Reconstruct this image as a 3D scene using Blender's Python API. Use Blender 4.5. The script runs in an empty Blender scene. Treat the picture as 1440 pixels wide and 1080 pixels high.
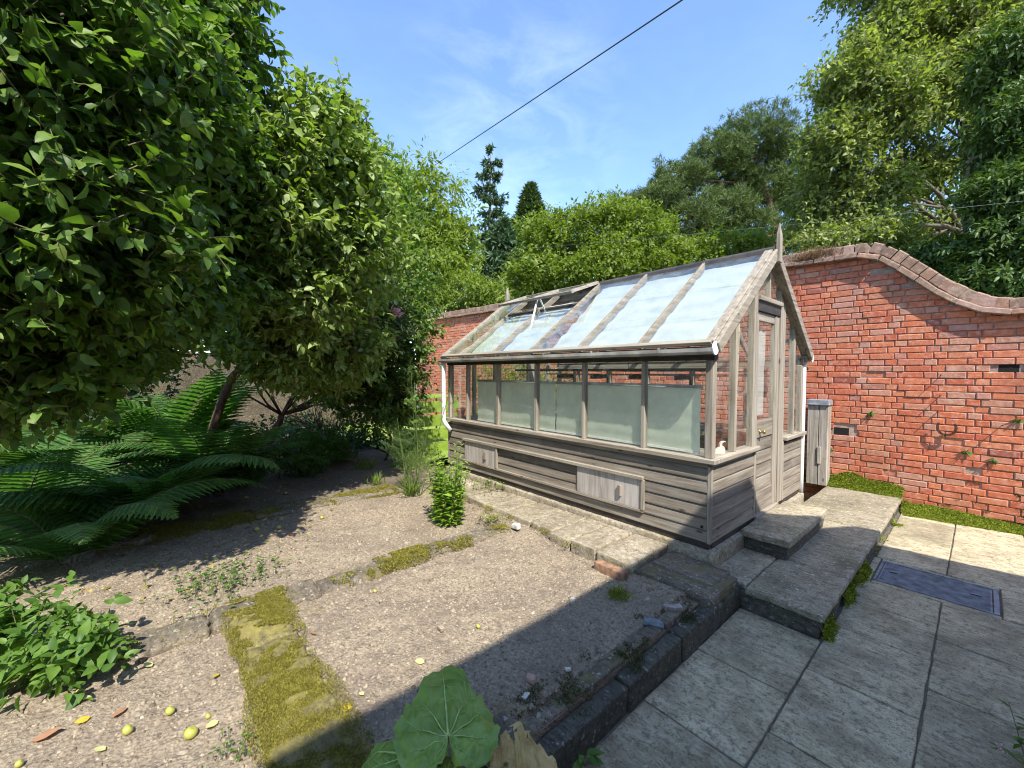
import bpy, math, random
import numpy as np
from mathutils import Vector, Matrix
C = bpy.context.scene.collection
SC = bpy.context.scene
R = np.random.default_rng(7)
D2R = math.radians
OFF = {}

# ------------------------------------------------------------------ helpers
def nrm(a):
    a = np.asarray(a, float)
    return a / np.maximum(np.linalg.norm(a, axis=-1, keepdims=True), 1e-9)

_tab = np.random.default_rng(3).random((64, 64, 64))
def vnoise(P, scale):
    """smooth value noise in -1..1 of points (n,3)"""
    p = np.asarray(P, float) * scale + 1000.0
    i = np.floor(p).astype(int); f = p - i; f = f * f * (3 - 2 * f)
    out = 0
    for dx in (0, 1):
        for dy in (0, 1):
            for dz in (0, 1):
                w = (f[:, 0] if dx else 1 - f[:, 0]) * (f[:, 1] if dy else 1 - f[:, 1]) * (f[:, 2] if dz else 1 - f[:, 2])
                out = out + w * _tab[(i[:, 0] + dx) & 63, (i[:, 1] + dy) & 63, (i[:, 2] + dz) & 63]
    return out * 2 - 1

class MB:
    def __init__(s): s.v = []; s.f = []; s.n = 0
    def add(s, V, F):
        V = np.asarray(V, float).reshape(-1, 3)
        s.v.append(V)
        for f in F: s.f.append(tuple(int(i) + s.n for i in f))
        s.n += len(V); return s
    def box(s, x0, x1, y0, y1, z0, z1):
        x0, x1 = min(x0, x1), max(x0, x1); y0, y1 = min(y0, y1), max(y0, y1)
        V = [(x, y, z) for z in (z0, z1) for y in (y0, y1) for x in (x0, x1)]
        return s.add(V, [(0, 2, 3, 1), (4, 5, 7, 6), (0, 1, 5, 4), (2, 6, 7, 3), (0, 4, 6, 2), (1, 3, 7, 5)])
    def beam(s, a, b, w, h, up=(0, 0, 1)):
        """rectangular bar from a to b, w across, h along up (centred)"""
        a = np.array(a, float); b = np.array(b, float); d = nrm(b - a)
        x = nrm(np.cross(d, up)); u = np.cross(x, d)
        V = []
        for p in (a, b):
            for sx, su in ((-1, -1), (1, -1), (1, 1), (-1, 1)):
                V.append(p + x * sx * w / 2 + u * su * h / 2)
        return s.add(V, [(3, 2, 1, 0), (4, 5, 6, 7), (0, 1, 5, 4), (1, 2, 6, 5), (2, 3, 7, 6), (3, 0, 4, 7)])
    def prism(s, poly, ax, a, b):
        """polygon in the two other axes extruded along axis ax from a to b"""
        n = len(poly); V = []
        for t in (a, b):
            for p in poly:
                q = [p[0], p[1]]; q.insert(ax, t); V.append(q)
        F = [tuple(range(n))[::-1], tuple(range(n, 2 * n))]
        for i in range(n):
            j = (i + 1) % n; F.append((i, j, n + j, n + i))
        return s.add(V, F)
    def tube(s, pts, rad, k=8, cap=True):
        pts = np.asarray(pts, float); m = len(pts)
        rad = np.full(m, rad) if np.isscalar(rad) else np.asarray(rad, float)
        t = np.gradient(pts, axis=0); t = nrm(t)
        ref = np.array([0, 0, 1.0]) if abs(t[0][2]) < .9 else np.array([1.0, 0, 0])
        V = []; x = nrm(np.cross(t[0], ref))
        for i in range(m):
            x = nrm(x - t[i] * np.dot(x, t[i])); y = np.cross(t[i], x)
            for j in range(k):
                a = 2 * math.pi * j / k
                V.append(pts[i] + rad[i] * (x * math.cos(a) + y * math.sin(a)))
        F = []
        for i in range(m - 1):
            for j in range(k):
                j2 = (j + 1) % k
                F.append((i * k + j, i * k + j2, (i + 1) * k + j2, (i + 1) * k + j))
        if cap: F += [tuple(range(k))[::-1], tuple((m - 1) * k + j for j in range(k))]
        return s.add(V, F)
    def lathe(s, prof, c, k=20):
        V = []; F = []; m = len(prof)
        for r, z in prof:
            for j in range(k):
                a = 2 * math.pi * j / k
                V.append((c[0] + r * math.cos(a), c[1] + r * math.sin(a), c[2] + z))
        for i in range(m - 1):
            for j in range(k):
                j2 = (j + 1) % k
                F.append((i * k + j, i * k + j2, (i + 1) * k + j2, (i + 1) * k + j))
        return s.add(V, F)
    def stone(s, x0, x1, y0, y1, z0, z1, r=.012, amp=.004, seg=.05, sc=9., seed=0, bottom=False):
        """box with worn round edges and uneven faces"""
        lo = np.array([min(x0, x1), min(y0, y1), min(z0, z1)], float); hi = np.array([max(x0, x1), max(y0, y1), max(z0, z1)], float)
        r = min(r, (hi - lo).min() / 2.01)
        def lin(a, b):
            n = max(1, int(round((b - a - 2 * r) / seg)))
            return np.concatenate([[a, a + r * .4], np.linspace(a + r, b - r, n + 1), [b - r * .4, b]])
        for ax in range(3):
            for side in (0, 1):
                if ax == 2 and side == 0 and not bottom: continue
                u, v = [i for i in range(3) if i != ax]
                A, B = np.meshgrid(lin(lo[u], hi[u]), lin(lo[v], hi[v]), indexing='ij')
                P = np.zeros(A.shape + (3,)); P[..., u] = A; P[..., v] = B; P[..., ax] = (lo if side == 0 else hi)[ax]
                na, nb = A.shape; P = P.reshape(-1, 3)
                q = np.clip(P, lo + r, hi - r); P = q + r * nrm(P - q)
                o = np.stack([vnoise(P + 7.3 * k + seed * 1.37, sc) + .5 * vnoise(P + 3.1 * k + seed, sc * 3.1) for k in range(3)], 1)
                P = P + amp * o
                F = []
                for i in range(na - 1):
                    for j in range(nb - 1):
                        f = (i * nb + j, (i + 1) * nb + j, (i + 1) * nb + j + 1, i * nb + j + 1)
                        F.append(f if (side == 1) != (ax == 1) else f[::-1])
                s.add(P, F)
        return s

def link(name, me, mat, parent=None, smooth=False, bevel=0):
    if mat is not None:
        for m in (mat if isinstance(mat, (list, tuple)) else [mat]): me.materials.append(m)
    if smooth: me.polygons.foreach_set('use_smooth', [True] * len(me.polygons))
    o = bpy.data.objects.new(name, me); C.objects.link(o)
    if parent is not None: o.parent = parent; OFF[o.name] = OFF[parent.name]
    else: OFF[o.name] = np.zeros(3)
    if bevel:
        b = o.modifiers.new('bevel', 'BEVEL'); b.width = bevel; b.segments = 1; b.limit_method = 'ANGLE'
    return o
def obj(name, mb, mat, parent=None, smooth=False, bevel=0):
    V = np.concatenate(mb.v); off = OFF[parent.name] if parent is not None else 0
    me = bpy.data.meshes.new(name); me.from_pydata((V - off).tolist(), [], mb.f); me.update()
    return link(name, me, mat, parent, smooth, bevel)
def npobj(name, V, F, mat, parent=None, smooth=False, midx=None):
    """fast mesh from arrays; F is (m,k)"""
    V = np.asarray(V, np.float32) - (OFF[parent.name].astype(np.float32) if parent is not None else 0)
    F = np.asarray(F, np.int32); m, k = F.shape
    me = bpy.data.meshes.new(name)
    me.vertices.add(len(V)); me.vertices.foreach_set('co', V.ravel())
    me.loops.add(m * k); me.loops.foreach_set('vertex_index', F.ravel())
    me.polygons.add(m); me.polygons.foreach_set('loop_start', np.arange(0, m * k, k, dtype=np.int32))
    me.polygons.foreach_set('loop_total', np.full(m, k, np.int32))
    me.update(calc_edges=True); me.validate()
    return link(name, me, mat, parent, smooth)
def npmulti(name, parts, parent):
    V = []; F = []; k = 0; mi = []; ms = []
    for v, f, m in parts:
        V.append(v); F.append(f + k); k += len(v)
        if M[m] not in ms: ms.append(M[m])
        mi += [ms.index(M[m])] * len(f)
    o = npobj(name, np.concatenate(V), np.concatenate(F), ms, parent); o.data.polygons.foreach_set('material_index', np.array(mi, np.int32)); return o
def tag(o, label=None, cat=None, group=None, kind=None):
    if label: o['label'] = label
    if cat: o['category'] = cat
    if group: o['group'] = group
    if kind: o['kind'] = kind
    return o
def thing(name, label, cat, loc, group=None):
    o = bpy.data.objects.new(name, None); C.objects.link(o); o.location = loc; o.empty_display_size = .1
    OFF[o.name] = np.array(loc, float)
    return tag(o, label, cat, group)
def structure(o): return tag(o, kind='structure')

# ------------------------------------------------------------------ materials
class G:
    def __init__(s, name):
        s.m = bpy.data.materials.new(name); s.m.use_nodes = True; s.t = s.m.node_tree
        s.b = s.t.nodes['Principled BSDF']; s.out = s.t.nodes['Material Output']
        s.b.inputs['Roughness'].default_value = .8
    def n(s, ty, ins=None, **kw):
        d = s.t.nodes.new('ShaderNode' + ty)
        for k, v in kw.items(): setattr(d, k, v)
        for k, v in (ins or {}).items(): s.set(d.inputs[k], v)
        return d
    def set(s, sock, v):
        if hasattr(v, 'default_value') or hasattr(v, 'is_output'): s.t.links.new(v, sock)
        elif isinstance(v, (tuple, list)) and len(v) == 3 and sock.type == 'RGBA': sock.default_value = (*v, 1)
        else: sock.default_value = v
    def co(s, scale=(1, 1, 1), rot=(0, 0, 0), kind='Object'):
        c = s.n('TexCoord'); mp = s.n('Mapping', {'Vector': c.outputs[kind], 'Scale': scale, 'Rotation': rot})
        return mp.outputs[0]
    def noise(s, vec, scale, detail=4, rough=.55, dist=0):
        return s.n('TexNoise', {'Vector': vec, 'Scale': scale, 'Detail': detail, 'Roughness': rough, 'Distortion': dist}).outputs['Fac']
    def vor(s, vec, scale, feature='F1', out='Distance'):
        return s.n('TexVoronoi', {'Vector': vec, 'Scale': scale}, feature=feature).outputs[out]
    def ramp(s, fac, st):
        r = s.n('ValToRGB', {'Fac': fac}); e = r.color_ramp.elements
        while len(e) < len(st): e.new(.5)
        for i, (p, c) in enumerate(st):
            e[i].position = p; c = (c, c, c) if not isinstance(c, (tuple, list)) else c; e[i].color = (*c, 1)
        return r.outputs['Color']
    def mix(s, f, a, b, mode='MIX'):
        d = s.n('Mix', data_type='RGBA', blend_type=mode)
        s.set(d.inputs[0], f); s.set(d.inputs[6], a); s.set(d.inputs[7], b)
        return d.outputs[2]
    def math(s, op, a, b=0.):
        d = s.n('Math', operation=op); s.set(d.inputs[0], a); s.set(d.inputs[1], b); return d.outputs[0]
    def isl(s): return s.n('NewGeometry').outputs['Random Per Island']
    def bump(s, h, strength=.5, dist=.01):
        d = s.n('Bump', {'Height': h, 'Strength': strength, 'Distance': dist}); s.set(s.b.inputs['Normal'], d.outputs[0]); return d
    def col(s, c): s.set(s.b.inputs['Base Color'], c)

def wood(name, axis, tones, rot=(0, 0, 0), moss=0):
    g = G(name)
    sc = [34, 34, 34]; sc[axis] = 1.6
    v = g.co(tuple(sc), rot)
    n1 = g.noise(v, 1.0, 7, .65, .4); n2 = g.noise(g.co((3, 3, 3)), 1.3, 4)
    c = g.ramp(n1, [(.28, tones[0]), (.5, tones[1]), (.72, tones[2])])
    tone = g.n('MapRange', {'Value': g.isl(), 'To Min': .72, 'To Max': 1.2}).outputs[0]
    c = g.mix(1.0, c, g.n('CombineColor', {0: tone, 1: tone, 2: tone}).outputs[0], 'MULTIPLY')
    c = g.mix(g.ramp(n2, [(.5, 0.), (.75, .55)]), c, tones[3])
    kn = g.vor(g.co(tuple(3 if i == axis else 9 for i in range(3)), rot), 1.0)
    c = g.mix(g.ramp(kn, [(.05, .8), (.11, 0.)]), c, tuple(x * .35 for x in tones[0]))
    if moss: c = g.mix(g.ramp(g.noise(g.co(), 9, 5), [(.55, 0.), (.7, moss)]), c, (.16, .17, .06))
    g.col(c); g.set(g.b.inputs['Roughness'], .85); g.bump(n1, .5, .004)
    return g.m
GREY = [(.085, .066, .047), (.205, .168, .125), (.335, .29, .23), (.265, .237, .195)]
PALE = [(.115, .090, .064), (.25, .212, .16), (.37, .328, .262), (.305, .277, .228)]
M = {}
for i, a in enumerate('xyz'):
    M['wood_' + a] = wood('weathered_cedar_' + a, i, GREY); M['pale_' + a] = wood('pale_cedar_' + a, i, PALE)
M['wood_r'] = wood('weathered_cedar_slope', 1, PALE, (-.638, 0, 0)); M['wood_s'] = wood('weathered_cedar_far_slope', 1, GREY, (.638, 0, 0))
M['rafter_wood'] = wood('weathered_rafter', 1, GREY, (-.638, 0, 0))
M['ply'] = wood('weathered_board', 2, [(.17, .135, .105), (.34, .30, .26), (.47, .43, .385), (.28, .24, .2)])
M['post'] = wood('silver_oak', 2, [(.12, .095, .07), (.33, .285, .23), (.50, .45, .385), (.34, .3, .25)], moss=.35)

def brick(name, hues, lime=.8):
    g = G(name); i = g.isl()
    c = g.ramp(i, hues); v = g.co()
    n = g.noise(v, 22, 6, .65); n2 = g.noise(v, 3.0, 4); n3 = g.noise(v, 90, 3)
    c = g.mix(g.ramp(n, [(.28, .35), (.55, 0.)]), c, (.14, .045, .028))
    f = g.math('MULTIPLY', g.ramp(n, [(.5, 0.), (.72, 1.)]), g.ramp(n2, [(.38, .3), (.64, lime)]))
    c = g.mix(f, c, (.60, .40, .32))
    pale = g.ramp(g.math('FRACT', g.math('MULTIPLY', i, 37.7)), [(.8, 0.), (.96, .55)])
    c = g.mix(pale, c, (.46, .30, .24))
    c = g.mix(g.ramp(g.noise(v, 45, 4, .7), [(.62, 0.), (.7, .8)]), c, (.36, .27, .22))
    c = g.mix(g.ramp(g.noise(v, 1.1, 3), [(.5, 0.), (.75, .35)]), c, (.16, .075, .05))
    c = g.mix(g.ramp(n3, [(.60, 0.), (.78, .5)]), c, (.05, .025, .02))
    g.col(c); g.bump(g.mix(.4, n, n3), .7, .008); g.set(g.b.inputs['Roughness'], .9)
    return g.m
M['brick'] = brick('old_red_brick', [(0., (.48, .115, .052)), (.2, (.57, .15, .065)), (.42, (.63, .20, .088)), (.6, (.52, .13, .058)), (.78, (.61, .22, .105)), (.94, (.50, .24, .155)), (1., (.33, .09, .055))])
M['coping'] = brick('lichened_coping_brick', [(0., (.19, .115, .075)), (.35, (.26, .175, .12)), (.6, (.20, .135, .09)), (.8, (.31, .165, .10)), (1., (.30, .25, .18))], .9)
def flat(name, stops, sc=20, rough=.9, b=.5, bs=40, extra=None):
    g = G(name); v = g.co(); n = g.noise(v, sc, 6, .65)
    c = g.ramp(n, stops)
    if extra: c = g.mix(g.ramp(g.noise(v, extra[0], 4, .6), [(extra[1], 0.), (extra[2], extra[3])]), c, extra[4])
    g.col(c); g.set(g.b.inputs['Roughness'], rough)
    if b: g.bump(g.noise(v, bs, 4), b, .008)
    return g.m
M['mortar'] = flat('lime_mortar', [(.3, (.22, .14, .10)), (.6, (.40, .29, .23)), (.8, (.52, .42, .35))], 12, bs=60)
def stonemat(name, tones, moss, lich=.6, dark=(.06, .055, .045), mossc=(.13, .125, .03), str_=(6, 20, 20)):
    g = G(name); v = g.co(); n = g.noise(v, 3.2, 6, .65); nf = g.noise(g.co(str_), 2.2, 8, .75); n4 = g.noise(g.co((1, 1, 1), (1, 0, 2)), 26, 5, .7)
    c = g.ramp(nf, [(.30, tones[0]), (.48, tones[1]), (.66, tones[2])])
    t = g.n('MapRange', {'Value': g.isl(), 'To Min': .78, 'To Max': 1.15}).outputs[0]
    c = g.mix(1., c, g.n('CombineColor', {0: t, 1: t, 2: t}).outputs[0], 'MULTIPLY')
    c = g.mix(g.ramp(n, [(.44, 0.), (.70, .72)]), c, dark)
    c = g.mix(g.ramp(n4, [(.52, 0.), (.64, .7)]), c, dark)
    c = g.mix(g.ramp(g.noise(v, 95, 3, .7), [(.55, 0.), (.66, .85)]), c, tuple(x * .6 for x in dark))
    c = g.mix(g.ramp(g.noise(g.co((1, 1, 1), (1, 2, 3)), 38, 2, .5), [(.64, 0.), (.68, lich)]), c, (.52, .50, .43))
    if moss: c = g.mix(g.ramp(g.noise(g.co((1, 1, 1), (3, 1, 2)), 4.2, 6, .7), [(.5, 0.), (.68, moss)]), c, mossc)
    g.col(c); g.bump(g.mix(.4, nf, n4), .9, .012); g.set(g.b.inputs['Roughness'], .9)
    return g.m
M['paving'] = stonemat('riven_concrete_paving', [(.22, .17, .095), (.47, .39, .245), (.62, .535, .355)], .15, .35, (.15, .12, .07))
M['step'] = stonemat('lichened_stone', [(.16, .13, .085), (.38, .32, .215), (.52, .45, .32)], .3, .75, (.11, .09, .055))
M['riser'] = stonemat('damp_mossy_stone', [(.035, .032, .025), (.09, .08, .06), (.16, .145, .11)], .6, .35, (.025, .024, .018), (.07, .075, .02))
M['concrete'] = stonemat('worn_concrete_strips', [(.15, .12, .08), (.37, .31, .22), (.53, .46, .35)], .3, .6, (.15, .115, .07), (.22, .18, .04), (9, 9, 9))
M['kerb'] = stonemat('crusty_kerb', [(.075, .06, .04), (.19, .15, .105), (.31, .26, .19)], .8, .5, (.055, .045, .03), (.15, .125, .03))
M['mossbed'] = stonemat('moss_covered_slab', [(.08, .065, .032), (.19, .155, .055), (.29, .245, .075)], .7, .1, (.075, .06, .03), (.30, .25, .05))
M['oldwall'] = stonemat('old_cream_wall', [(.04, .03, .018), (.10, .078, .045), (.20, .165, .105)], .25, .3, (.05, .034, .022))
M['gable'] = brick('house_brick', [(0., (.30, .10, .06)), (1., (.38, .16, .1))])
def soilmat():
    g = G('dry_garden_soil'); v = g.co(); n = g.noise(v, 2.2, 5); f = g.noise(v, 55, 6, .7); vo = g.vor(v, 75)
    c = g.ramp(f, [(.3, (.11, .08, .05)), (.5, (.28, .22, .15)), (.72, (.44, .36, .25))])
    c = g.mix(g.ramp(n, [(.42, 0.), (.66, .65)]), c, (.17, .13, .095)); c = g.mix(g.ramp(g.noise(g.co((1, 1, 1), (0, 1, 2)), 13, 5, .7), [(.52, 0.), (.64, .6)]), c, (.13, .098, .07))
    c = g.mix(g.ramp(g.noise(g.co((1, 1, 1), (2, 0, 1)), 3.4, 5, .65), [(.60, 0.), (.72, .5)]), c, (.15, .13, .03))
    sx = g.n('SeparateXYZ', {'Vector': v}).outputs[0]   # tree shade painted into the soil colour beyond the far edging
    tree_shade = g.n('MapRange', {'Value': g.math('ADD', sx, g.math('MULTIPLY', n, .5)), 'From Min': 3.55, 'From Max': 4.1}).outputs[0]
    c = g.mix(g.math('MULTIPLY', tree_shade, .6), c, (.085, .062, .042))
    g.col(c); g.bump(g.mix(.5, f, vo), .9, .014); g.set(g.b.inputs['Roughness'], .95); return g.m
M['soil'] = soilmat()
def clodmat():
    g = G('soil_crumbs'); c = g.ramp(g.isl(), [(0., (.10, .074, .047)), (.4, (.26, .205, .14)), (.88, (.37, .30, .205)), (.99, (.40, .33, .235)), (1., (.5, .44, .35))])
    g.col(g.mix(g.ramp(g.noise(g.co(), 120, 3), [(.4, .5), (.6, 0.)]), c, (.13, .09, .06))); return g.m
M['clod'] = clodmat()
def plain(name, c, rough=.5, metal=0., spec=.5, b=0, sc=30, var=.25):
    g = G(name); n = g.noise(g.co(), sc, 4)
    g.col(g.mix(g.ramp(n, [(.35, 0.), (.7, 1.)]), tuple(x * (1 - var) for x in c), tuple(min(1, x * (1 + var * .6)) for x in c)))
    g.set(g.b.inputs['Roughness'], rough); g.set(g.b.inputs['Metallic'], metal); g.set(g.b.inputs['Specular IOR Level'], spec)
    if b: g.bump(n, b, .004)
    return g.m
M['rubber'] = plain('black_cable', (.02, .02, .024), .5)
M['gutter'] = plain('grey_plastic_gutter', (.42, .395, .34), .5, sc=6, var=.4)
M['pipe'] = plain('white_plastic_pipe', (.72, .73, .72), .4, sc=5, var=.12)
M['dark'] = plain('dark_stained_timber', (.045, .034, .026), .7, sc=20, var=.5)
M['ridge'] = plain('dark_ridge_cap', (.06, .05, .042), .6, sc=9, var=.5)
M['steel'] = plain('galvanised_steel', (.25, .27, .29), .6, .0, .3, sc=14, var=.45, b=.1)
M['zinc'] = plain('zinc_cap', (.40, .42, .45), .5, .5, sc=12, var=.3)
M['rust'] = plain('rusty_iron', (.11, .05, .03), .8, .3, sc=60, var=.6, b=.4)
M['brass'] = plain('worn_brass', (.55, .42, .16), .3, .9)
M['terracotta'] = plain('terracotta', (.52, .16, .075), .8, sc=16)
M['white'] = plain('cream_plastic', (.78, .74, .66), .4, var=.1)
M['lime'] = plain('lime_green_paint', (.22, .32, .04), .5, sc=6, var=.3)
M['oldbrick'] = plain('buried_brick', (.30, .17, .10), .9, sc=24, var=.5, b=.4)
M['slate'] = plain('blue_slate', (.15, .18, .20), .6, sc=24, var=.5, b=.4)
M['tileroof'] = plain('clay_roof', (.28, .12, .07), .85, sc=8, var=.4)
M['black'] = plain('hollow_shade', (.012, .01, .009), 1.)  # black colour that stands in for the shade inside holes
M['straw'] = plain('bamboo_cane', (.55, .45, .27), .6, sc=9)
M['fleece'] = None
def cloth(name, c, tr):
    g = G(name); v = g.co(); n = g.noise(v, 7, 5); w = g.noise(g.co((120, 120, 120)), 2, 2)
    cc = g.mix(g.ramp(n, [(.35, 0.), (.7, .5)]), c, tuple(x * .8 for x in c))
    g.col(cc); g.set(g.b.inputs['Roughness'], .9); g.bump(w, .15, .002)
    t = g.n('BsdfTranslucent', {'Color': cc}); mx = g.n('MixShader', {0: tr, 1: g.b.outputs[0], 2: t.outputs[0]})
    g.t.links.new(mx.outputs[0], g.out.inputs[0]); return g.m
M['blind'] = cloth('sage_blind_fabric', (.84, .88, .66), .5)
M['shade'] = cloth('pale_mint_shading', (.62, .645, .60), .3)
def glass(name, dirt=.06, tint=(.97, .99, .98)):
    g = G(name); g.t.nodes.remove(g.b)
    tr = g.n('BsdfTransparent', {'Color': tint}); gl = g.n('BsdfGlossy', {'Roughness': .015, 'Color': (1, 1, 1)})
    ge = g.n('NewGeometry'); dp = g.n('VectorMath', operation='DOT_PRODUCT'); g.t.links.new(ge.outputs['Normal'], dp.inputs[0]); g.t.links.new(ge.outputs['Incoming'], dp.inputs[1])
    sch = g.math('ADD', .035, g.math('MULTIPLY', .965, g.math('POWER', g.math('SUBTRACT', 1., g.math('ABSOLUTE', dp.outputs['Value'])), 5.)))
    a = g.n('MixShader', {0: sch, 1: tr.outputs[0], 2: gl.outputs[0]})
    df = g.n('BsdfDiffuse', {'Color': (.62, .64, .6)})
    f = g.ramp(g.noise(g.co((1, 1, .6)), 5, 6, .7), [(.42, dirt * .15), (.75, dirt * 1.6)])
    b = g.n('MixShader', {0: f, 1: a.outputs[0], 2: df.outputs[0]}); g.t.links.new(b.outputs[0], g.out.inputs[0]); return g.m
M['glass'] = glass('greenhouse_glass'); M['roofglass'] = glass('roof_glass', .07)
def leaf(name, cs, tr=.35, rough=.5, spec=.35, tint=(1.3, 1.5, .5)):
    g = G(name); i = g.isl()
    c = g.ramp(i, [(k / (len(cs) - 1), cc) for k, cc in enumerate(cs)])
    c = g.mix(g.ramp(g.noise(g.co(), 26, 3), [(.35, .35), (.65, 0.)]), c, tuple(x * .5 for x in cs[0]))
    g.col(c); g.set(g.b.inputs['Roughness'], rough); g.set(g.b.inputs['Specular IOR Level'], spec)
    tc = g.mix(1., c, tint, 'MULTIPLY'); t = g.n('BsdfTranslucent', {'Color': tc})
    mx = g.n('MixShader', {0: tr, 1: g.b.outputs[0], 2: t.outputs[0]}); g.t.links.new(mx.outputs[0], g.out.inputs[0]); return g.m
M['quince'] = leaf('quince_leaf', [(.055, .115, .019), (.10, .18, .028), (.155, .26, .042), (.24, .33, .075)], .38)
M['quince2'] = leaf('apple_leaf', [(.12, .18, .03), (.20, .28, .05), (.29, .38, .08), (.40, .47, .22)], .36)
M['walnut'] = leaf('walnut_leaf', [(.13, .18, .026), (.20, .26, .036), (.29, .34, .06)], .45)
M['broad'] = leaf('maple_leaf', [(.12, .165, .026), (.18, .235, .036), (.26, .31, .06)], .42)
M['lime_tree'] = leaf('lime_leaf', [(.10, .14, .03), (.20, .245, .045), (.31, .35, .09), (.42, .45, .2)], .4)
M['chestnut'] = leaf('chestnut_leaf', [(.04, .075, .016), (.075, .13, .026), (.15, .21, .048)], .25)
M['needle'] = leaf('pine_needle', [(.07, .105, .032), (.12, .165, .048), (.20, .25, .085)], .15, .6, .2)
M['fir'] = leaf('fir_needle', [(.045, .085, .04), (.075, .125, .055), (.12, .17, .075)], .1, .6, .2)
M['spruce'] = leaf('spruce_needle', [(.035, .065, .02), (.06, .10, .028), (.095, .14, .04)], .15, .6, .2)
M['rose'] = leaf('rose_leaf', [(.02, .055, .015), (.04, .09, .02), (.07, .13, .03)], .3)
M['petal'] = leaf('rose_petal', [(.75, .45, .50), (.85, .60, .64)], .4, .6, .2, (1, .9, .9))
M['fern'] = leaf('fern_frond', [(.07, .16, .036), (.105, .22, .05), (.15, .29, .065)], .4, .5, .3)
M['bush'] = leaf('phlox_leaf', [(.16, .28, .03), (.25, .40, .045), (.38, .52, .08)], .42)
M['herb'] = leaf('herb_leaf', [(.06, .14, .022), (.10, .20, .03), (.15, .26, .04)], .4)
M['rasp'] = leaf('raspberry_leaf', [(.07, .15, .022), (.12, .22, .035), (.18, .30, .055)], .4)
M['grass'] = leaf('grass_blade', [(.13, .21, .03), (.2, .29, .05), (.28, .34, .09)], .35)
M['moss'] = leaf('cushion_moss', [(.11, .095, .02), (.26, .235, .045), (.40, .36, .08)], .25, .9, .05)
M['mossg'] = leaf('green_moss', [(.09, .11, .016), (.24, .29, .035), (.42, .46, .07)], .3, .9, .05)
M['mossdark'] = leaf('dry_moss', [(.035, .04, .015), (.075, .085, .025), (.14, .15, .04)], .15, .9, .05)
M['fennel'] = leaf('fennel_frond', [(.12, .19, .05), (.19, .27, .07)], .35)
M['dry'] = leaf('dry_stems', [(.16, .085, .05), (.27, .15, .09), (.35, .25, .13)], .15, .9, .05)
M['litter'] = leaf('leaf_litter', [(.13, .075, .035), (.34, .27, .07), (.48, .44, .12), (.36, .24, .12), (.24, .1, .05)], .25, .7, .2, (1.1, 1, .6))
M['yleaf'] = leaf('yellow_leaf', [(.62, .44, .03), (.66, .52, .07)], .3, .6, .3, (1, 1, .6))
M['oleaf'] = leaf('brown_leaf', [(.40, .19, .10), (.46, .27, .16)], .2, .7, .2, (1, .9, .7))
M['pleaf'] = leaf('pale_leaf', [(.55, .52, .20), (.60, .58, .28)], .2, .6, .3, (1, 1, .7))
def bark(name, a, b):
    g = G(name); n = g.noise(g.co((14, 14, 4)), 1, 7, .7); g.col(g.ramp(n, [(.3, a), (.7, b)])); g.bump(n, .9, .02); g.set(g.b.inputs['Roughness'], .95); return g.m
M['bark'] = bark('grey_bark', (.05, .038, .028), (.20, .155, .11)); M['pinebark'] = bark('pine_bark', (.045, .03, .022), (.20, .11, .07))
M['twig'] = bark('green_twig', (.09, .085, .04), (.20, .17, .09)); M['stick'] = bark('brown_stick', (.05, .03, .02), (.16, .09, .055))
def rhub():
    g = G('rhubarb_leaf'); v = g.co(); n = g.noise(v, 9, 5); f = g.noise(v, 40, 4)
    c = g.ramp(n, [(.3, (.17, .26, .04)), (.55, (.25, .36, .065)), (.8, (.33, .45, .10))])
    g.col(c); g.bump(g.mix(.5, n, f), .6, .012); g.set(g.b.inputs['Roughness'], .42)
    t = g.n('BsdfTranslucent', {'Color': (.1, .3, .04, 1)}); mx = g.n('MixShader', {0: .2, 1: g.b.outputs[0], 2: t.outputs[0]})
    g.t.links.new(mx.outputs[0], g.out.inputs[0]); return g.m
M['rhubarb'] = rhub(); M['vein'] = plain('leaf_vein', (.40, .52, .16), .5)
M['dead'] = flat('withered_leaf', [(.3, (.16, .075, .03)), (.42, (.46, .30, .10)), (.6, (.55, .40, .16)), (.8, (.42, .38, .08))], 14, .7, .5, 30, (16, .62, .7, .8, (.04, .02, .012)))
def apple():
    g = G('windfall_apple'); n = g.noise(g.co(), 30, 3); i = g.isl()
    g.col(g.mix(g.ramp(n, [(.6, 0.), (.8, .6)]), g.ramp(i, [(0., (.30, .34, .05)), (1., (.42, .38, .09))]), (.28, .15, .05))); g.set(g.b.inputs['Roughness'], .35); return g.m
M['apple'] = apple()
M['lawn'] = flat('lawn_turf', [(.3, (.12, .19, .025)), (.7, (.26, .34, .05))], 30, bs=80)
M['far'] = flat('meadow_ground', [(.3, (.07, .10, .03)), (.7, (.15, .17, .06))], 3)
M['under'] = flat('sand_bedding', [(.3, (.06, .052, .036)), (.7, (.17, .15, .105))], 30)

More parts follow.
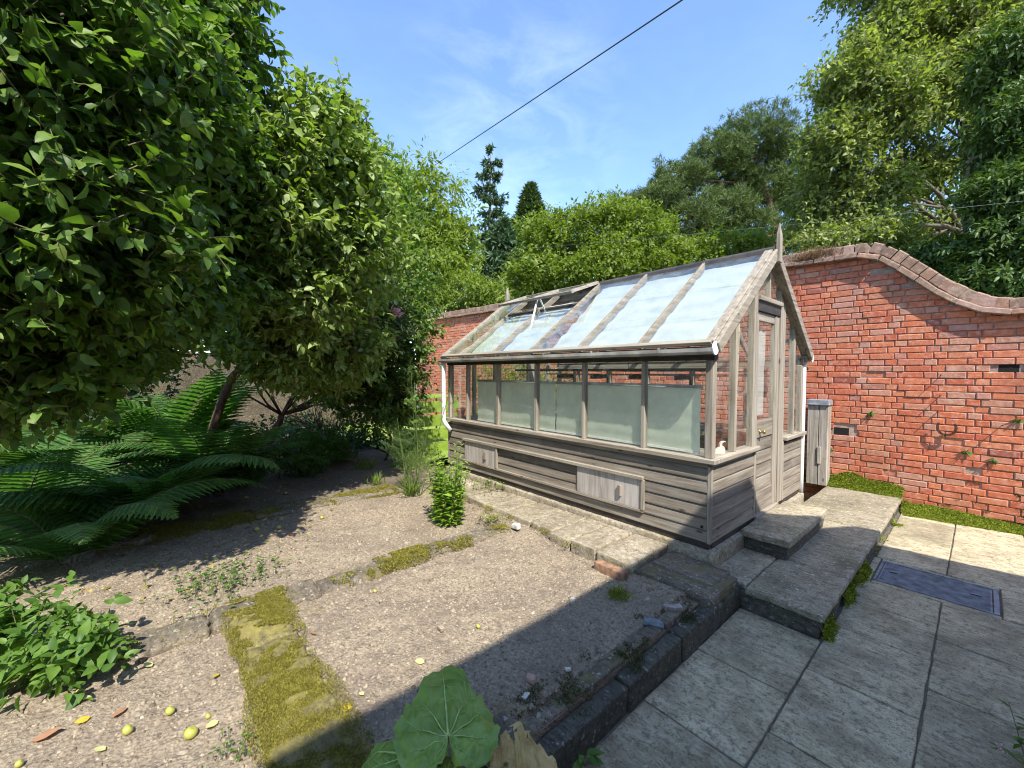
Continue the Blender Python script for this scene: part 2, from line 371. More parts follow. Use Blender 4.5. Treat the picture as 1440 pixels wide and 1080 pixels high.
# ------------------------------------------------------------------ foliage tools
def leaf_tpl(w=.5, fold=.18, droop=.25, rows=(.22, .5, .8), prof=(.8, 1., .55)):
    V = [(0, 0, 0)]
    for t, p in zip(rows, prof):
        z = -droop * t * t
        V += [(-w / 2 * p, t, z + fold * w * p / 2), (0, t, z), (w / 2 * p, t, z + fold * w * p / 2)]
    V.append((0, 1, -droop)); n = len(rows); T = [(0, 2, 1), (0, 3, 2)]
    for i in range(n - 1):
        a = 1 + 3 * i; b = a + 3
        T += [(a, a + 1, b + 1), (a, b + 1, b), (a + 1, a + 2, b + 2), (a + 1, b + 2, b + 1)]
    a = 1 + 3 * (n - 1); e = len(V) - 1
    T += [(a, a + 1, e), (a + 1, a + 2, e)]
    return np.array(V, float), np.array(T, int)
OVATE = leaf_tpl(.58, .4, .3); SIMPLE = leaf_tpl(.5, .3, .2, (.5,), (1.,)); LANCE = leaf_tpl(.26, .3, .3, (.4,), (1.,)); LANCE2 = leaf_tpl(.3, .3, .35, (.25, .55, .85), (.8, 1, .45))
BLADE = (np.array([(-.5, 0, 0), (.5, 0, 0), (.3, .55, 0), (-.3, .55, 0), (0, 1, -.08)], float), np.array([(0, 1, 2), (0, 2, 3), (3, 2, 4)]))
TRI = (np.array([(-.5, 0, 0), (.5, 0, 0), (0, 1, 0)], float), np.array([(0, 1, 2)]))
def place(tpl, P, Y, Z, size, wid=None):
    V0, T0 = tpl; P = np.asarray(P, float); n = len(P)
    Y = nrm(Y); Z = np.asarray(Z, float); Z = nrm(Z - Y * np.sum(Y * Z, 1, keepdims=True)); X = np.cross(Y, Z)
    s = np.broadcast_to(np.asarray(size, float), (n,))[:, None, None]
    w = s if wid is None else np.broadcast_to(np.asarray(wid, float), (n,))[:, None, None]
    V = P[:, None] + w * V0[None, :, :1] * X[:, None] + s * V0[None, :, 1:2] * Y[:, None] + s * V0[None, :, 2:3] * Z[:, None]
    F = T0[None] + (np.arange(n) * len(V0))[:, None, None]
    return V.reshape(-1, 3), F.reshape(-1, 3)
def rdir(rng, n): return nrm(rng.normal(size=(n, 3)))
def joinVF(L):
    V = []; F = []; k = 0
    for v, f in L: V.append(v); F.append(f + k); k += len(v)
    return np.concatenate(V), np.concatenate(F)
def sticks(A, B, r0, r1):
    """thin three-sided twigs from A to B, all at once"""
    A = np.asarray(A, float); B = np.asarray(B, float); n = len(A); d = nrm(B - A)
    ref = np.where(np.abs(d[:, 2:3]) < .9, np.array([[0, 0, 1.]]), np.array([[1., 0, 0]]))
    x = nrm(np.cross(d, ref)); y = np.cross(d, x); V = []
    for P, r in ((A, r0), (B, r1)):
        r = np.broadcast_to(np.asarray(r, float), (n,))[:, None]
        for k in range(3):
            a = 2 * math.pi * k / 3; V.append(P + r * (x * math.cos(a) + y * math.sin(a)))
    V = np.stack(V, 1); T = np.array([(0, 1, 4), (0, 4, 3), (1, 2, 5), (1, 5, 4), (2, 0, 3), (2, 3, 5)])
    return V.reshape(-1, 3), (T[None] + (np.arange(n) * 6)[:, None, None]).reshape(-1, 3)
def blob_pts(rng, blobs, n, shell=.62, cull=.72, lump=.25):
    """points in the outer layer of a cluster of ellipsoids, with an uneven outline, and their outward directions"""
    B = np.array([b[:6] for b in blobs], float); w = (B[:, 3] * B[:, 4] + B[:, 4] * B[:, 5] + B[:, 3] * B[:, 5]); w /= w.sum()
    k = rng.choice(len(B), n, p=w); d = rdir(rng, n); r = shell + (1.0 - shell) * rng.random(n) ** .6
    r = r * (1 + lump * vnoise(d * 1.0 + B[k, :3], 2.2))
    P = B[k, :3] + d * B[k, 3:6] * r[:, None]
    keep = np.ones(n, bool)
    for j in range(len(B)):
        q = np.linalg.norm((P - B[j, :3]) / B[j, 3:6], axis=1); keep &= ~((q < cull) & (k != j))
    o = nrm(d / B[k, 3:6])
    return P[keep], o[keep]
def shoots(rng, P, o, length, nl, size, up=.35, rand=.7, spread=1.0, tpl=OVATE, flop=.5):
    """a leafy shoot at each point; returns leaf arrays and twig arrays"""
    n = len(P); d = nrm(o + np.array([0, 0, up]) + rand * rng.normal(size=(n, 3)))
    L = length * rng.uniform(.6, 1.25, n); A = P - d * L[:, None] * .5; Bp = P + d * L[:, None] * .5
    t = (np.arange(nl) + .6) / nl
    t = t[None] + rng.uniform(-.04, .04, (n, nl))
    Q = A[:, None] + d[:, None] * (L[:, None] * t)[..., None]
    side = nrm(rng.normal(size=(n, nl, 3))); side = nrm(side - d[:, None] * np.sum(side * d[:, None], 2, keepdims=True))
    Y = nrm(d[:, None] * (.35 + .9 * t[..., None]) + side * spread + np.array([0, 0, -.25 * flop]))
    Z = nrm(np.array([0, 0, 1.]) + d[:, None] * .5 + rng.normal(size=(n, nl, 3)) * flop)
    s = size * rng.uniform(.45, 1.25, (n, nl)) * (1.08 - .45 * t ** 3)
    lv = place(tpl, Q.reshape(-1, 3), Y.reshape(-1, 3), Z.reshape(-1, 3), s.ravel())
    return lv, sticks(A, Bp, .0045 * length / .4, .0015)
def limb(mb, a, b, r0, r1, rng, bend=.12, k=7, seg=6):
    a = np.array(a, float); b = np.array(b, float); L = np.linalg.norm(b - a)
    t = np.linspace(0, 1, seg + 1)[:, None]; P = a + (b - a) * t
    off = rng.normal(size=3) * bend * L; P = P + off * np.sin(t * math.pi) + rng.normal(size=P.shape) * .02 * L * (t * (1 - t) * 4)
    mb.tube(P, r0 + (r1 - r0) * t[:, 0], k); return P
def tree(name, label, cat, base, blobs, nshoot, slen, nl, lsize, lmat, rng, trunk_r=.12, fork=.4, barkm='bark', shell=.6, cull=.7, up=.35, tpl=OVATE, twigs=True, group=None, lump=.25, spread=1.0, trunk_top=None, rand=.7, extra=False, limb_r=.5):
    root = thing(name, label, cat, base, group); base = np.array(base, float)
    cen = np.mean([b[:3] for b in blobs], 0); top = np.array(trunk_top if trunk_top is not None else base + (cen - base) * fork)
    mb = MB(); limb(mb, base - [0, 0, .15], top, trunk_r, trunk_r * .7, rng, .06, 9)
    for b in blobs:
        e = np.array(b[:3]); Pm = limb(mb, top, e, trunk_r * limb_r, trunk_r * limb_r * .3, rng, .1)
        for _ in range(3):
            q = Pm[rng.integers(2, len(Pm))]; limb(mb, q, e + rdir(rng, 1)[0] * np.array(b[3:6]) * .45, trunk_r * .2, trunk_r * .05, rng, .12, 5, 4)
    obj('trunk', mb, M[barkm], root, True)
    P, o = blob_pts(rng, blobs, nshoot, shell, cull, lump)
    lv, tw = shoots(rng, P, o, slen, nl, lsize, up, rand, spread, tpl)
    if extra:   # upright water shoots standing out of the top of the crown
        k = 40; b = np.array([blobs[i][:3] for i in rng.choice([0, 1, 2, 4], k)]); rr_ = np.array(blobs[0][3:6])
        b = b + np.concatenate([rng.normal(0, .2, (k, 2)), rng.uniform(.2, .5, (k, 1))], 1)
        l2, t2 = shoots(rng, b, np.tile([0, 0, 1.], (k, 1)), .6, 14, lsize * .9, .6, .12, 1.0, tpl); lv = joinVF([lv, l2]); tw = joinVF([tw, t2])
    npobj('crown', lv[0], lv[1], M[lmat], root)
    if twigs: npobj('twigs', tw[0], tw[1], M['twig'], root)
    return root

# ------------------------------------------------------------------ camera, sun, sky
f_px = 574.53; yaw, pit, rol = D2R(-41.004), D2R(1.5666), D2R(.256)
Fw = np.array([math.cos(yaw) * math.cos(pit), math.sin(yaw) * math.cos(pit), -math.sin(pit)])
Rt = nrm(np.cross(Fw, [0, 0, 1])); Up = np.cross(Rt, Fw)
Rt, Up = Rt * math.cos(rol) + Up * math.sin(rol), -Rt * math.sin(rol) + Up * math.cos(rol)
cam = bpy.data.cameras.new('camera'); co = bpy.data.objects.new('camera', cam); C.objects.link(co)
cam.sensor_width = 36; cam.lens = 36 * f_px / 1440; cam.clip_start = .02; cam.clip_end = 2000
mt = Matrix.Identity(4)
for i in range(3): mt[i][0] = Rt[i]; mt[i][1] = Up[i]; mt[i][2] = -Fw[i]; mt[i][3] = (-1.293, 3.0819, 1.268)[i]
co.matrix_world = mt; SC.camera = co
SY = .5; S = nrm(np.array([-1., SY, 1.43]))
sun = bpy.data.lights.new('sun', 'SUN'); sun.energy = 3.3; sun.angle = D2R(.5); sun.color = (1, .96, .88)
so = bpy.data.objects.new('sun', sun); C.objects.link(so); so.rotation_euler = Vector(S).to_track_quat('Z', 'Y').to_euler()
W = bpy.data.worlds.new('World'); SC.world = W; W.use_nodes = True; nt = W.node_tree; bg = nt.nodes['Background']
sk = nt.nodes.new('ShaderNodeTexSky'); sk.sky_type = 'NISHITA'; sk.sun_disc = False
sk.sun_elevation = math.asin(S[2]); sk.sun_rotation = math.atan2(S[0], S[1]); sk.air_density = 1.0; sk.dust_density = .3; sk.ozone_density = 4.5
def wn(ty, **kw):
    d = nt.nodes.new('ShaderNode' + ty)
    for k, v in kw.items(): setattr(d, k, v)
    return d
tc = wn('TexCoord'); mp = wn('Mapping'); mp.inputs['Scale'].default_value = (3.2, 1.6, 5.5); mp.inputs['Rotation'].default_value = (.3, .5, .4)
nz = wn('TexNoise'); nz.inputs['Scale'].default_value = 2.6; nz.inputs['Detail'].default_value = 8; nz.inputs['Roughness'].default_value = .6; nz.inputs['Distortion'].default_value = .6
nt.links.new(tc.outputs['Generated'], mp.inputs[0]); nt.links.new(mp.outputs[0], nz.inputs['Vector'])
rp = wn('ValToRGB'); rp.color_ramp.elements[0].position = .42; rp.color_ramp.elements[1].position = .8; nt.links.new(nz.outputs['Fac'], rp.inputs[0])
dt = wn('VectorMath', operation='DOT_PRODUCT'); dt.inputs[1].default_value = tuple(nrm(Fw + Rt * (.0) + Up * .60)); nt.links.new(tc.outputs['Generated'], dt.inputs[0])
mr = wn('MapRange', interpolation_type='SMOOTHSTEP'); mr.inputs['From Min'].default_value = .962; mr.inputs['From Max'].default_value = .997; mr.inputs['To Max'].default_value = .10; nt.links.new(dt.outputs['Value'], mr.inputs[0])
ad = wn('Math', operation='ADD'); ad.inputs[1].default_value = .015; nt.links.new(mr.outputs[0], ad.inputs[0])
mu = wn('Math', operation='MULTIPLY'); nt.links.new(rp.outputs[0], mu.inputs[0]); nt.links.new(ad.outputs[0], mu.inputs[1])
mx = wn('Mix', data_type='RGBA'); nt.links.new(mu.outputs[0], mx.inputs[0]); nt.links.new(sk.outputs[0], mx.inputs[6]); mx.inputs[7].default_value = (7.5, 8., 8.8, 1)
nt.links.new(mx.outputs[2], bg.inputs[0]); bg.inputs[1].default_value = .15
SC.view_settings.view_transform = 'Standard'; SC.view_settings.look = 'None'; SC.view_settings.exposure = 1.4; SC.view_settings.gamma = 1
SC.cycles.max_bounces = 10; SC.cycles.diffuse_bounces = 7; SC.cycles.transmission_bounces = 8; SC.cycles.transparent_max_bounces = 24; SC.cycles.use_denoising = True; SC.cycles.denoising_prefilter = 'ACCURATE'; SC.cycles.pixel_filter_type = 'BLACKMAN_HARRIS'; SC.cycles.filter_width = 1.1; SC.cycles.sample_clamp_indirect = 6
#__BUILD__

# ------------------------------------------------------------------ ground and paving
ZP = -.33; ZB = -.18; ZS = -.17
me = MB(); me.box(-400, 600, -600, 400, -.62, -.6)
structure(obj('ground', me, M['far']))
gx = MB(); gx.add([(5.2, -3.7, -.31), (11, -3.7, -.31), (11, -.35, -.31), (5.2, -.35, -.31)], [(0, 1, 2, 3)])
structure(obj('lawn', gx, M['lawn']))
NX, NY = 420, 330
X, Y = np.meshgrid(np.concatenate([np.linspace(-.144, 3.2, 300, endpoint=False), np.linspace(3.2, 11.2, 120)]), np.linspace(0, 1, NY) ** 1.45 * 9.5 - .03, indexing='ij')
P = np.stack([X.ravel(), Y.ravel(), np.zeros(X.size)], 1)
z = ZS + .022 * vnoise(P, 1.3) + .012 * vnoise(P, 5) + .008 * vnoise(P, 17) + .007 * np.abs(vnoise(P, 42))
z -= .10 * np.clip((2.4 - P[:, 1]) / 8, 0, 0) + .05 * np.clip((P[:, 0] - 4) / 6, 0, 1)
P[:, 2] = z - .035 * (P[:, 0] < -.06)
I = np.arange(NX * NY).reshape(NX, NY)
F = np.stack([I[:-1, :-1], I[1:, :-1], I[1:, 1:], I[:-1, 1:]], -1).reshape(-1, 4)
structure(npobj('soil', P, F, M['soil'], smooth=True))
def soilz(x, y):
    p = np.stack([np.atleast_1d(x), np.atleast_1d(y), np.zeros(np.size(x))], 1).astype(float)
    return ZS + .022 * vnoise(p, 1.3) + .012 * vnoise(p, 5) + .008 * vnoise(p, 17) + .006 * np.abs(vnoise(p, 42)) - .05 * np.clip((p[:, 0] - 4) / 6, 0, 1)
# crumbs of soil and grit
def crumbs(name, n, xr, yr, rng, s0, s1, mat, keep=None, zf=soilz, lift=.2):
    x = rng.uniform(*xr, n); y = rng.uniform(*yr, n)
    if keep is not None: k = keep(x, y); x, y = x[k], y[k]
    n = len(x); s = s0 * (s1 / s0) ** (rng.random(n) ** 2.6)
    o = np.array([(1, 0, 0), (0, 1, 0), (-1, 0, 0), (0, -1, 0), (0, 0, .8), (.6, .6, .6), (-.6, .5, .6)], float)
    T = np.array([(0, 1, 5), (1, 6, 5), (1, 2, 6), (2, 4, 6), (6, 4, 5), (0, 5, 4), (2, 3, 4), (3, 0, 4)])
    V = o[None] * rng.uniform(.6, 1.3, (n, 7, 3)); a = rng.uniform(0, 6.28, n); c, sn = np.cos(a)[:, None], np.sin(a)[:, None]
    V = np.stack([V[..., 0] * c - V[..., 1] * sn, V[..., 0] * sn + V[..., 1] * c, V[..., 2]], -1) * s[:, None, None]
    V += np.stack([x, y, zf(x, y) - s * lift], 1)[:, None]
    return tag(npobj(name, V.reshape(-1, 3), (T[None] + (np.arange(n) * 7)[:, None, None]).reshape(-1, 3), mat), kind='stuff')
crumbs('soil_crumbs', 52000, (-.07, 3.6), (0, 3.6), R, .0028, .014, M['clod'], lambda x, y: ~((y < .5) & (x > .28)))
crumbs('gravel', 1600, (-.06, 3.4), (.2, 3.4), R, .006, .024, M['clod'], lambda x, y: ~((y < .68) & (x > .28)))

crumbs('soil_clods', 420, (-.04, 3.3), (.2, 3.4), R, .012, .034, M['soil'], lambda x, y: ~((y < .62) & (x > .25)), lift=.35)
rects = []
ca = [2.9, 2.5, 1.9, 1.30, .73, .10]; cb = [2.6, 1.95, 1.64, 1.035, .435, -.155, -.62, -1.06]
cc = [2.2, 1.35, .74, .137, -.45, -1.07]; far = [-1.66, -2.42, -3.21, -3.62]
def col_(x0, x1, ys):
    for a, b in zip(ys[:-1], ys[1:]): rects.append((x0, x1, b, a))
col_(-.70, -.24, ca); col_(-1.145, -.70, cb); col_(-1.60, -1.145, cc)
col_(-1.145, -.715, far); col_(-1.60, -1.145, far)
for x0 in (-2.06, -2.5, -2.98): col_(x0, x0 + .45, [2.9, 2.2, 1.6, 1., .4, -.2, -.8, -1.4, -2., -2.6, -3.2, -3.62])
rects += [(-.76, -.705, -1.66, -1.06), (-1.6, -1.42, -1.66, -1.07), (-1.42, -.76, -1.12, -1.065), (-1.42, -.76, -1.66, -1.62)]
mb = MB()
for i, (x0, x1, y0, y1) in enumerate(rects):
    dz = R.uniform(-.004, .004); g_ = .004
    mb.stone(x0 + g_, x1 - g_, y0 + g_, y1 - g_, ZP - .05, ZP + dz, .007, .0028, .045, 11, i)
structure(obj('paving', mb, M['paving'], smooth=True))
structure(obj('paving_bed', MB().box(-3.0, -.2, -3.66, 7, ZP - .06, ZP - .009), M['under']))

# landing and door step
def thing_parts(name, label, cat, loc, group=None): return thing(name, label, cat, loc, group)
t = thing('stone_landing', 'long low stone landing running from the greenhouse door to the brick wall', 'landing', (-.36, -1.7, ZP))
mb = MB(); ys = [.10, -.62, -1.25, -1.93, -2.75, -3.58]
for i in range(5):
    if i == 0:
        mb.stone(-.71, -.27, ys[1] + .004, ys[0], -.225, ZB, .012, .004, .045, 9, 40)
        mb.stone(-.262, -.0, ys[1] + .004, ys[0] - .07, -.225, ZB + .002, .012, .004, .045, 9, 41)
    else: mb.stone(-.71 + R.uniform(-.005, .005), -.0, ys[i + 1] + .004, ys[i] - .004, -.225, ZB + R.uniform(-.003, .003), .012, .004, .045, 9, 42 + i)
obj('slab_top', mb, M['step'], t, True)
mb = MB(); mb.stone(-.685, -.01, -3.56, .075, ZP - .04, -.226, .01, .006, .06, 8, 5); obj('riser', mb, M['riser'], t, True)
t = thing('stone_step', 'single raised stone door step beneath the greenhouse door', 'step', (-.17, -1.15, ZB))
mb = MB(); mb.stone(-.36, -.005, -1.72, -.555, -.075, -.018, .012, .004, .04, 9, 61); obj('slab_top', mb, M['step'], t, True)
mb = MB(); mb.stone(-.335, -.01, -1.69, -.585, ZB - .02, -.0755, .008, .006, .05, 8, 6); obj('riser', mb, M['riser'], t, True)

# manhole
t = thing('manhole_cover', 'flat ribbed grey metal manhole cover set in the paving', 'manhole cover', (-1.08, -1.37, ZP))
mb = MB()
for a in ((-1.41, -.77, -1.615, -1.595), (-1.41, -.77, -1.135, -1.125), (-1.41, -1.385, -1.594, -1.136), (-.785, -.77, -1.594, -1.136)): mb.box(a[0], a[1], a[2], a[3], ZP - .05, ZP + .002)
obj('frame', mb, M['steel'], t)
mb = MB(); mb.box(-1.378, -.792, -1.588, -1.143, ZP - .03, ZP - .004)
for k in range(56): mb.box(-1.37, -.80, -1.58 + k * .0078, -1.5768 + k * .0078, ZP - .0039, ZP - .0022)
obj('plate', mb, M['steel'], t)
for x in (-1.30, -.86):
    mb = MB(); mb.box(x - .028, x + .028, -1.40, -1.375, ZP - .0021, ZP - .0012); obj('handle_recess_shade', mb, M['black'], t)  # flat black plate painted as the shade of a recess
    mb = MB(); mb.tube([(x - .024, -1.388, ZP - .001), (x - .018, -1.388, ZP + .004), (x + .018, -1.388, ZP + .004), (x + .024, -1.388, ZP - .001)], .004, 6); obj('lifting_handle', mb, M['zinc'], t)

# raised bed wall, edgings, paths
t = thing('bed_wall', 'low mossy concrete wall holding up the raised bed beside the paving', 'wall', (-.2, 1.1, ZP))
mb = MB(); yy = [.06, .9, 1.42, 2.02]
for i in range(3): mb.stone(-.242 + .004 * i, -.152, yy[i] + .004, yy[i + 1] - .004, ZP - .04, ZB - .015 - .006 * i, .012, .006, .045, 9, 70 + i)
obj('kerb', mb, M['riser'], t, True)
mb = MB()
for i, (a, b, h) in enumerate(((.08, .50, -.135), (.63, .92, -.158), (.93, 1.30, -.165), (1.31, 1.72, -.17), (1.73, 2.0, -.178))): mb.stone(-.147 if i else -.22, -.075 if i else .30, a, b, ZP, h, .012, .006, .04, 9, 80 + i)
obj('capping_stone', mb, M['kerb'], t, True)
obj('backfill', MB().box(-.148, -.05, .09, 2.5, ZP, -.19), M['soil'], t)
mb = MB(); mb.stone(-.16, .28, .045, .33, ZP, -.125, .012, .005, .05, 9, 90)
tag(obj('paving_flag', mb, M['kerb'], smooth=True), 'dark stone flag at the foot of the greenhouse corner in shade', 'paving stone')
mb = MB(); mb.stone(-.21, -.01, 2.0, 2.19, ZP, -.125, .03, .012, .03, 9, 93)
tag(obj('kerb_stone', mb, M['kerb'], smooth=True), 'speckled grey stone between the rhubarb leaf and the withered leaf', 'stone')
mb = MB(); mb.stone(-.24, -.08, 2.03, 2.5, ZP - .02, -.17, .02, .008, .04, 9, 94)
tag(obj('mossy_stone', mb, M['riser'], smooth=True), 'dark mossy stone under the withered leaf at the end of the bed wall', 'stone')
edges = [('front', 1.46, 1.68, .72, 3.5, -.128, 'long crusty concrete edging that meets the mossy strip between the two soil beds'),
         ('back', 3.28, 3.60, .95, 3.6, -.13, 'far mossy edging under the fern fronds at the back of the middle bed')]
for n, x0, x1, y0, y1, zt_, lab in edges:
    mb = MB(); y = y0; k = 0
    while y < y1:
        L = R.uniform(.55, .85); mb.stone(x0 + R.uniform(-.02, .02), x1 + R.uniform(-.03, .03), y + .004, min(y + L, y1), ZS - .1, zt_ + R.uniform(-.025, .0), .03, .009, .022, 20, 100 + k * 7); y += L; k += 1
    tag(obj('bed_edging', mb, M['kerb'], smooth=True), lab, 'edging')
mb = MB(); q = 0
for a, b in ((.1, .62), (.625, 1.1), (1.105, 1.56)):
    mb.stone(a, b, 2.525 - .03 * q * 0, 2.80, ZS - .1, -.122 - .004 * q, .02, .008, .025, 16, 130 + q); q += 1
structure(obj('mossy_path', mb, M['mossbed'], smooth=True))
mb = MB(); xs = [.31, .62, .88, 1.12, 1.415, 1.78, 2.12, 2.45, 2.8, 3.15, 3.5]
for i in range(10): mb.stone(xs[i] + .011, xs[i + 1] - .011, .03 + R.uniform(-.005, .005), (.585 - .02 * i) + R.uniform(-.025, .02), ZS - .08, -.085 + R.uniform(-.006, .004) - .004 * i, .01, .005, .03, 14, 150 + i)
structure(obj('garden_path', mb, M['concrete'], smooth=True))
mb = MB(); mb.stone(.30, .55, .60, .675, ZS - .08, -.115, .008, .0025, .03, 12, 171)
tag(obj('loose_brick', mb, M['oldbrick'], smooth=True), 'reddish brick laid flat at the corner of the concrete path', 'brick')

# ------------------------------------------------------------------ brick wall
YW = -3.65
cpts = np.array([(-6, 1.885), (-1.56, 1.885), (-1.40, 1.89), (-1.23, 1.945), (-1.07, 2.05), (-.91, 2.185), (-.75, 2.36), (-.60, 2.51), (-.46, 2.635), (-.34, 2.725), (-.2, 2.735), (.6, 2.757), (11.6, 2.96)])
def smooth_curve(c, n=5):
    for _ in range(2):
        q = [c[0]]
        for a, b in zip(c[:-1], c[1:]): q += [a * .75 + b * .25, a * .25 + b * .75]
        q.append(c[-1]); c = np.array(q)
    return c
cv = np.concatenate([smooth_curve(cpts[:11])[:-1], cpts[10:]])
ctop = lambda x: np.interp(x, cv[:, 0], cv[:, 1])
t = thing('garden_brick_wall', 'tall weathered red brick garden wall with a swooping curved coping', 'wall', (3, YW - .15, ZP))
rb = np.random.default_rng(11)
holes = [(-1.54, -1.41, 1.315, 1.375), (-.175, -.03, .5, .56)]
mb = MB(); row = 0; z = -.42
while z < 3.0:
    x = -3.2 + (.169 if row % 2 else 0) + rb.uniform(-.012, .012); k = row % 2
    while x < 11.4:
        Lb = .215 if k % 2 == 0 else .102
        Lb *= rb.uniform(.985, 1.015)
        x1 = x + Lb; zt_ = min(z + .0665 + rb.uniform(-.002, .002), min(ctop(x), ctop(x1)) + .05)
        hole = any(x1 > h[0] and x < h[1] and z + .06 > h[2] and z < h[3] for h in holes)
        if zt_ - z > .012 and not hole:
            dy = rb.normal(0, .0025) + (-.012 if rb.random() < .03 else 0); c = rb.uniform(.003, .008, 4); yo = YW + dy
            j = rb.normal(0, .0012, (4, 2))
            b = [(x, YW - .05, z), (x1, YW - .05, z), (x1, YW - .05, zt_), (x, YW - .05, zt_)]
            m_ = [(x + j[0, 0], yo - .006, z + j[0, 1]), (x1 + j[1, 0], yo - .006, z + j[1, 1]), (x1 + j[2, 0], yo - .006, zt_ + j[2, 1]), (x + j[3, 0], yo - .006, zt_ + j[3, 1])]
            f_ = [(m_[0][0] + c[0], yo, m_[0][2] + c[1]), (m_[1][0] - c[1], yo + rb.normal(0, .001), m_[1][2] + c[2]), (m_[2][0] - c[2], yo, m_[2][2] - c[3]), (m_[3][0] + c[3], yo, m_[3][2] - c[0])]
            F = [(8, 11, 10, 9)]
            for a in range(4):
                d = (a + 1) % 4; F += [(a, 4 + a, 4 + d, d)[::-1], (4 + a, 8 + a, 8 + d, 4 + d)[::-1]]
            mb.add(b + m_ + f_, [tuple(reversed(q)) for q in F])
        x = x1 + rb.uniform(.008, .011); k += 1
    z += .075; row += 1
obj('brickwork', mb, M['brick'], t)
gx = np.unique(np.concatenate([np.linspace(-3.2, 11.4, 60), np.linspace(-1.7, 0, 60)])); mb = MB()
for a, b in zip(gx[:-1], gx[1:]):
    za, zb = ctop(a), ctop(b)
    mb.add([(a, YW - .015, -.6), (b, YW - .015, -.6), (b, YW - .015, zb), (a, YW - .015, za), (a, YW - .3, -.6), (b, YW - .3, -.6), (b, YW - .3, zb), (a, YW - .3, za)],
           [(3, 2, 1, 0), (4, 5, 6, 7), (2, 3, 7, 6)])
obj('mortar_core', mb, M['mortar'], t)
mb = MB()
for h in holes: mb.box(h[0] - .005, h[1] + .005, YW - .0148, YW - .0140, h[2] - .03, h[3] + .01)
obj('putlog_hole_shade', mb, M['black'], t)  # thin black sheet on the mortar as the shade deep in each hole
def along(c, step):
    s = np.concatenate([[0], np.cumsum(np.linalg.norm(np.diff(c, axis=0), axis=1))]); u = np.arange(0, s[-1], step)
    return np.stack([np.interp(u, s, c[:, i]) for i in range(2)], 1)
cvl = cv[(cv[:, 0] > -4)]; cvl = np.concatenate([[[-3.2, 1.885]], cvl])
for nm, stp, h0, h1, ov in (('coping_base', .222, .0, .062, .085), ('coping_brick', .112, .066, .185, .05)):
    mb = MB(); pts = along(cvl, stp)
    for i in range(len(pts) - 1):
        a, b = pts[i], pts[i + 1]; d = (b - a) / np.linalg.norm(b - a); n = np.array([-d[1], d[0]])
        g_ = .004; e0 = h0 + rb.normal(0, .003); e1 = h1 + rb.normal(0, .004); y1 = YW + ov + rb.normal(0, .005); y0 = YW - .36
        c0, c1 = a + d * g_, b - d * g_
        ch = .012
        prof = [(y0, e0), (y1 - ch * .5, e0), (y1, e0 + ch * .6), (y1 - .004, e1 - ch), (y1 - ch, e1), (y0, e1)]
        V = []
        for c in (c0, c1):
            for yy_, hh in prof:
                q = c + n * hh; V.append((q[0] + rb.normal(0, .0015), yy_, q[1] + rb.normal(0, .0015)))
        k = len(prof); F = [tuple(range(k)), tuple(range(2 * k - 1, k - 1, -1))] + [(i2, k + i2, k + (i2 + 1) % k, (i2 + 1) % k) for i2 in range(k)]
        mb.add(V, F)
    obj(nm, mb, M['coping'], t)
t2 = MB(); t2.box(-.20, -.0, YW - .009, YW - .008, .0, .01)

# end wall and side wall of old cream stone
t = thing('cream_stone_wall', 'old cream plastered wall behind the ferns and tree trunks', 'wall', (11.2, 1.2, -.3))
mb = MB(); mb.stone(11.0, 11.35, -2.55, 6.6, -.5, 1.66, .05, .03, .12, 2.2, 17); obj('render_coat', mb, M['oldwall'], t, True)
mb = MB(); rb2 = np.random.default_rng(5); y = -2.6
while y < 6.5:
    L = rb2.uniform(.3, .6); mb.stone(10.94 + rb2.normal(0, .01), 11.38, y + .006, y + L - .006, 1.665, 1.74 + rb2.normal(0, .012), .025, .014, .08, 8, int(rb2.integers(99))); y += L
obj('coping', mb, M['oldwall'], t, True)

# ------------------------------------------------------------------ the house behind the viewpoint that throws the big shadow
t = thing('brick_house', 'brick house across the paving with a stepped gable roof', 'house', (-5.5, 4, ZP))
sh = [(.37, -.95, -.15), (-.34, -1.42, -.02), (-.53, -1.93, -.18), (-.71, -2.02, -.33), (-1.55, -2.09, -.33)]   # corners of its shadow on the garden
rl = [(9.6, -.15 + 1.43 * 3.37)] + [(y + SY * (x + 3), z + 1.43 * (x + 3)) for x, y, z in sh]
prof = [(rl[-1][0] + .02, -.6), (9.5, -.6)] + [(9.5, rl[0][1] - .075)] + [(y + .04, z - .07) for y, z in rl[1:]]
mb = MB(); mb.prism(prof, 0, -9, -3.06); obj('wall', mb, M['gable'], t)
mb = MB()
for a, b in zip(rl[:-1], rl[1:]):
    a, b = np.array(a), np.array(b); d = (b - a) / np.linalg.norm(b - a); n = np.array([d[1], -d[0]]); n = n if n[1] > 0 else -n
    q = [a, b, b - n * .07, a - n * .07]; mb.prism([tuple(p) for p in q], 0, -9.1, -3.0)
obj('roof', mb, M['tileroof'], t)
for yc, zc_ in ((3.2, 1.2), (6.4, 1.2), (3.2, 3.3), (6.4, 3.3)):
    mb = MB(); w_, h_ = .55, .6
    for a in ((yc - w_, yc + w_, zc_ - h_ - .06, zc_ - h_), (yc - w_, yc + w_, zc_ + h_, zc_ + h_ + .06), (yc - w_, yc - w_ + .06, zc_ - h_, zc_ + h_), (yc + w_ - .06, yc + w_, zc_ - h_, zc_ + h_), (yc - .03, yc + .03, zc_ - h_, zc_ + h_)):
        mb.box(-3.055, -3.01, *a)
    wf = obj('window', mb, M['white'], t); mb = MB(); mb.box(-3.058, -3.04, yc - w_ + .06, yc + w_ - .06, zc_ - h_, zc_ + h_); obj('pane', mb, M['slate'], wf)

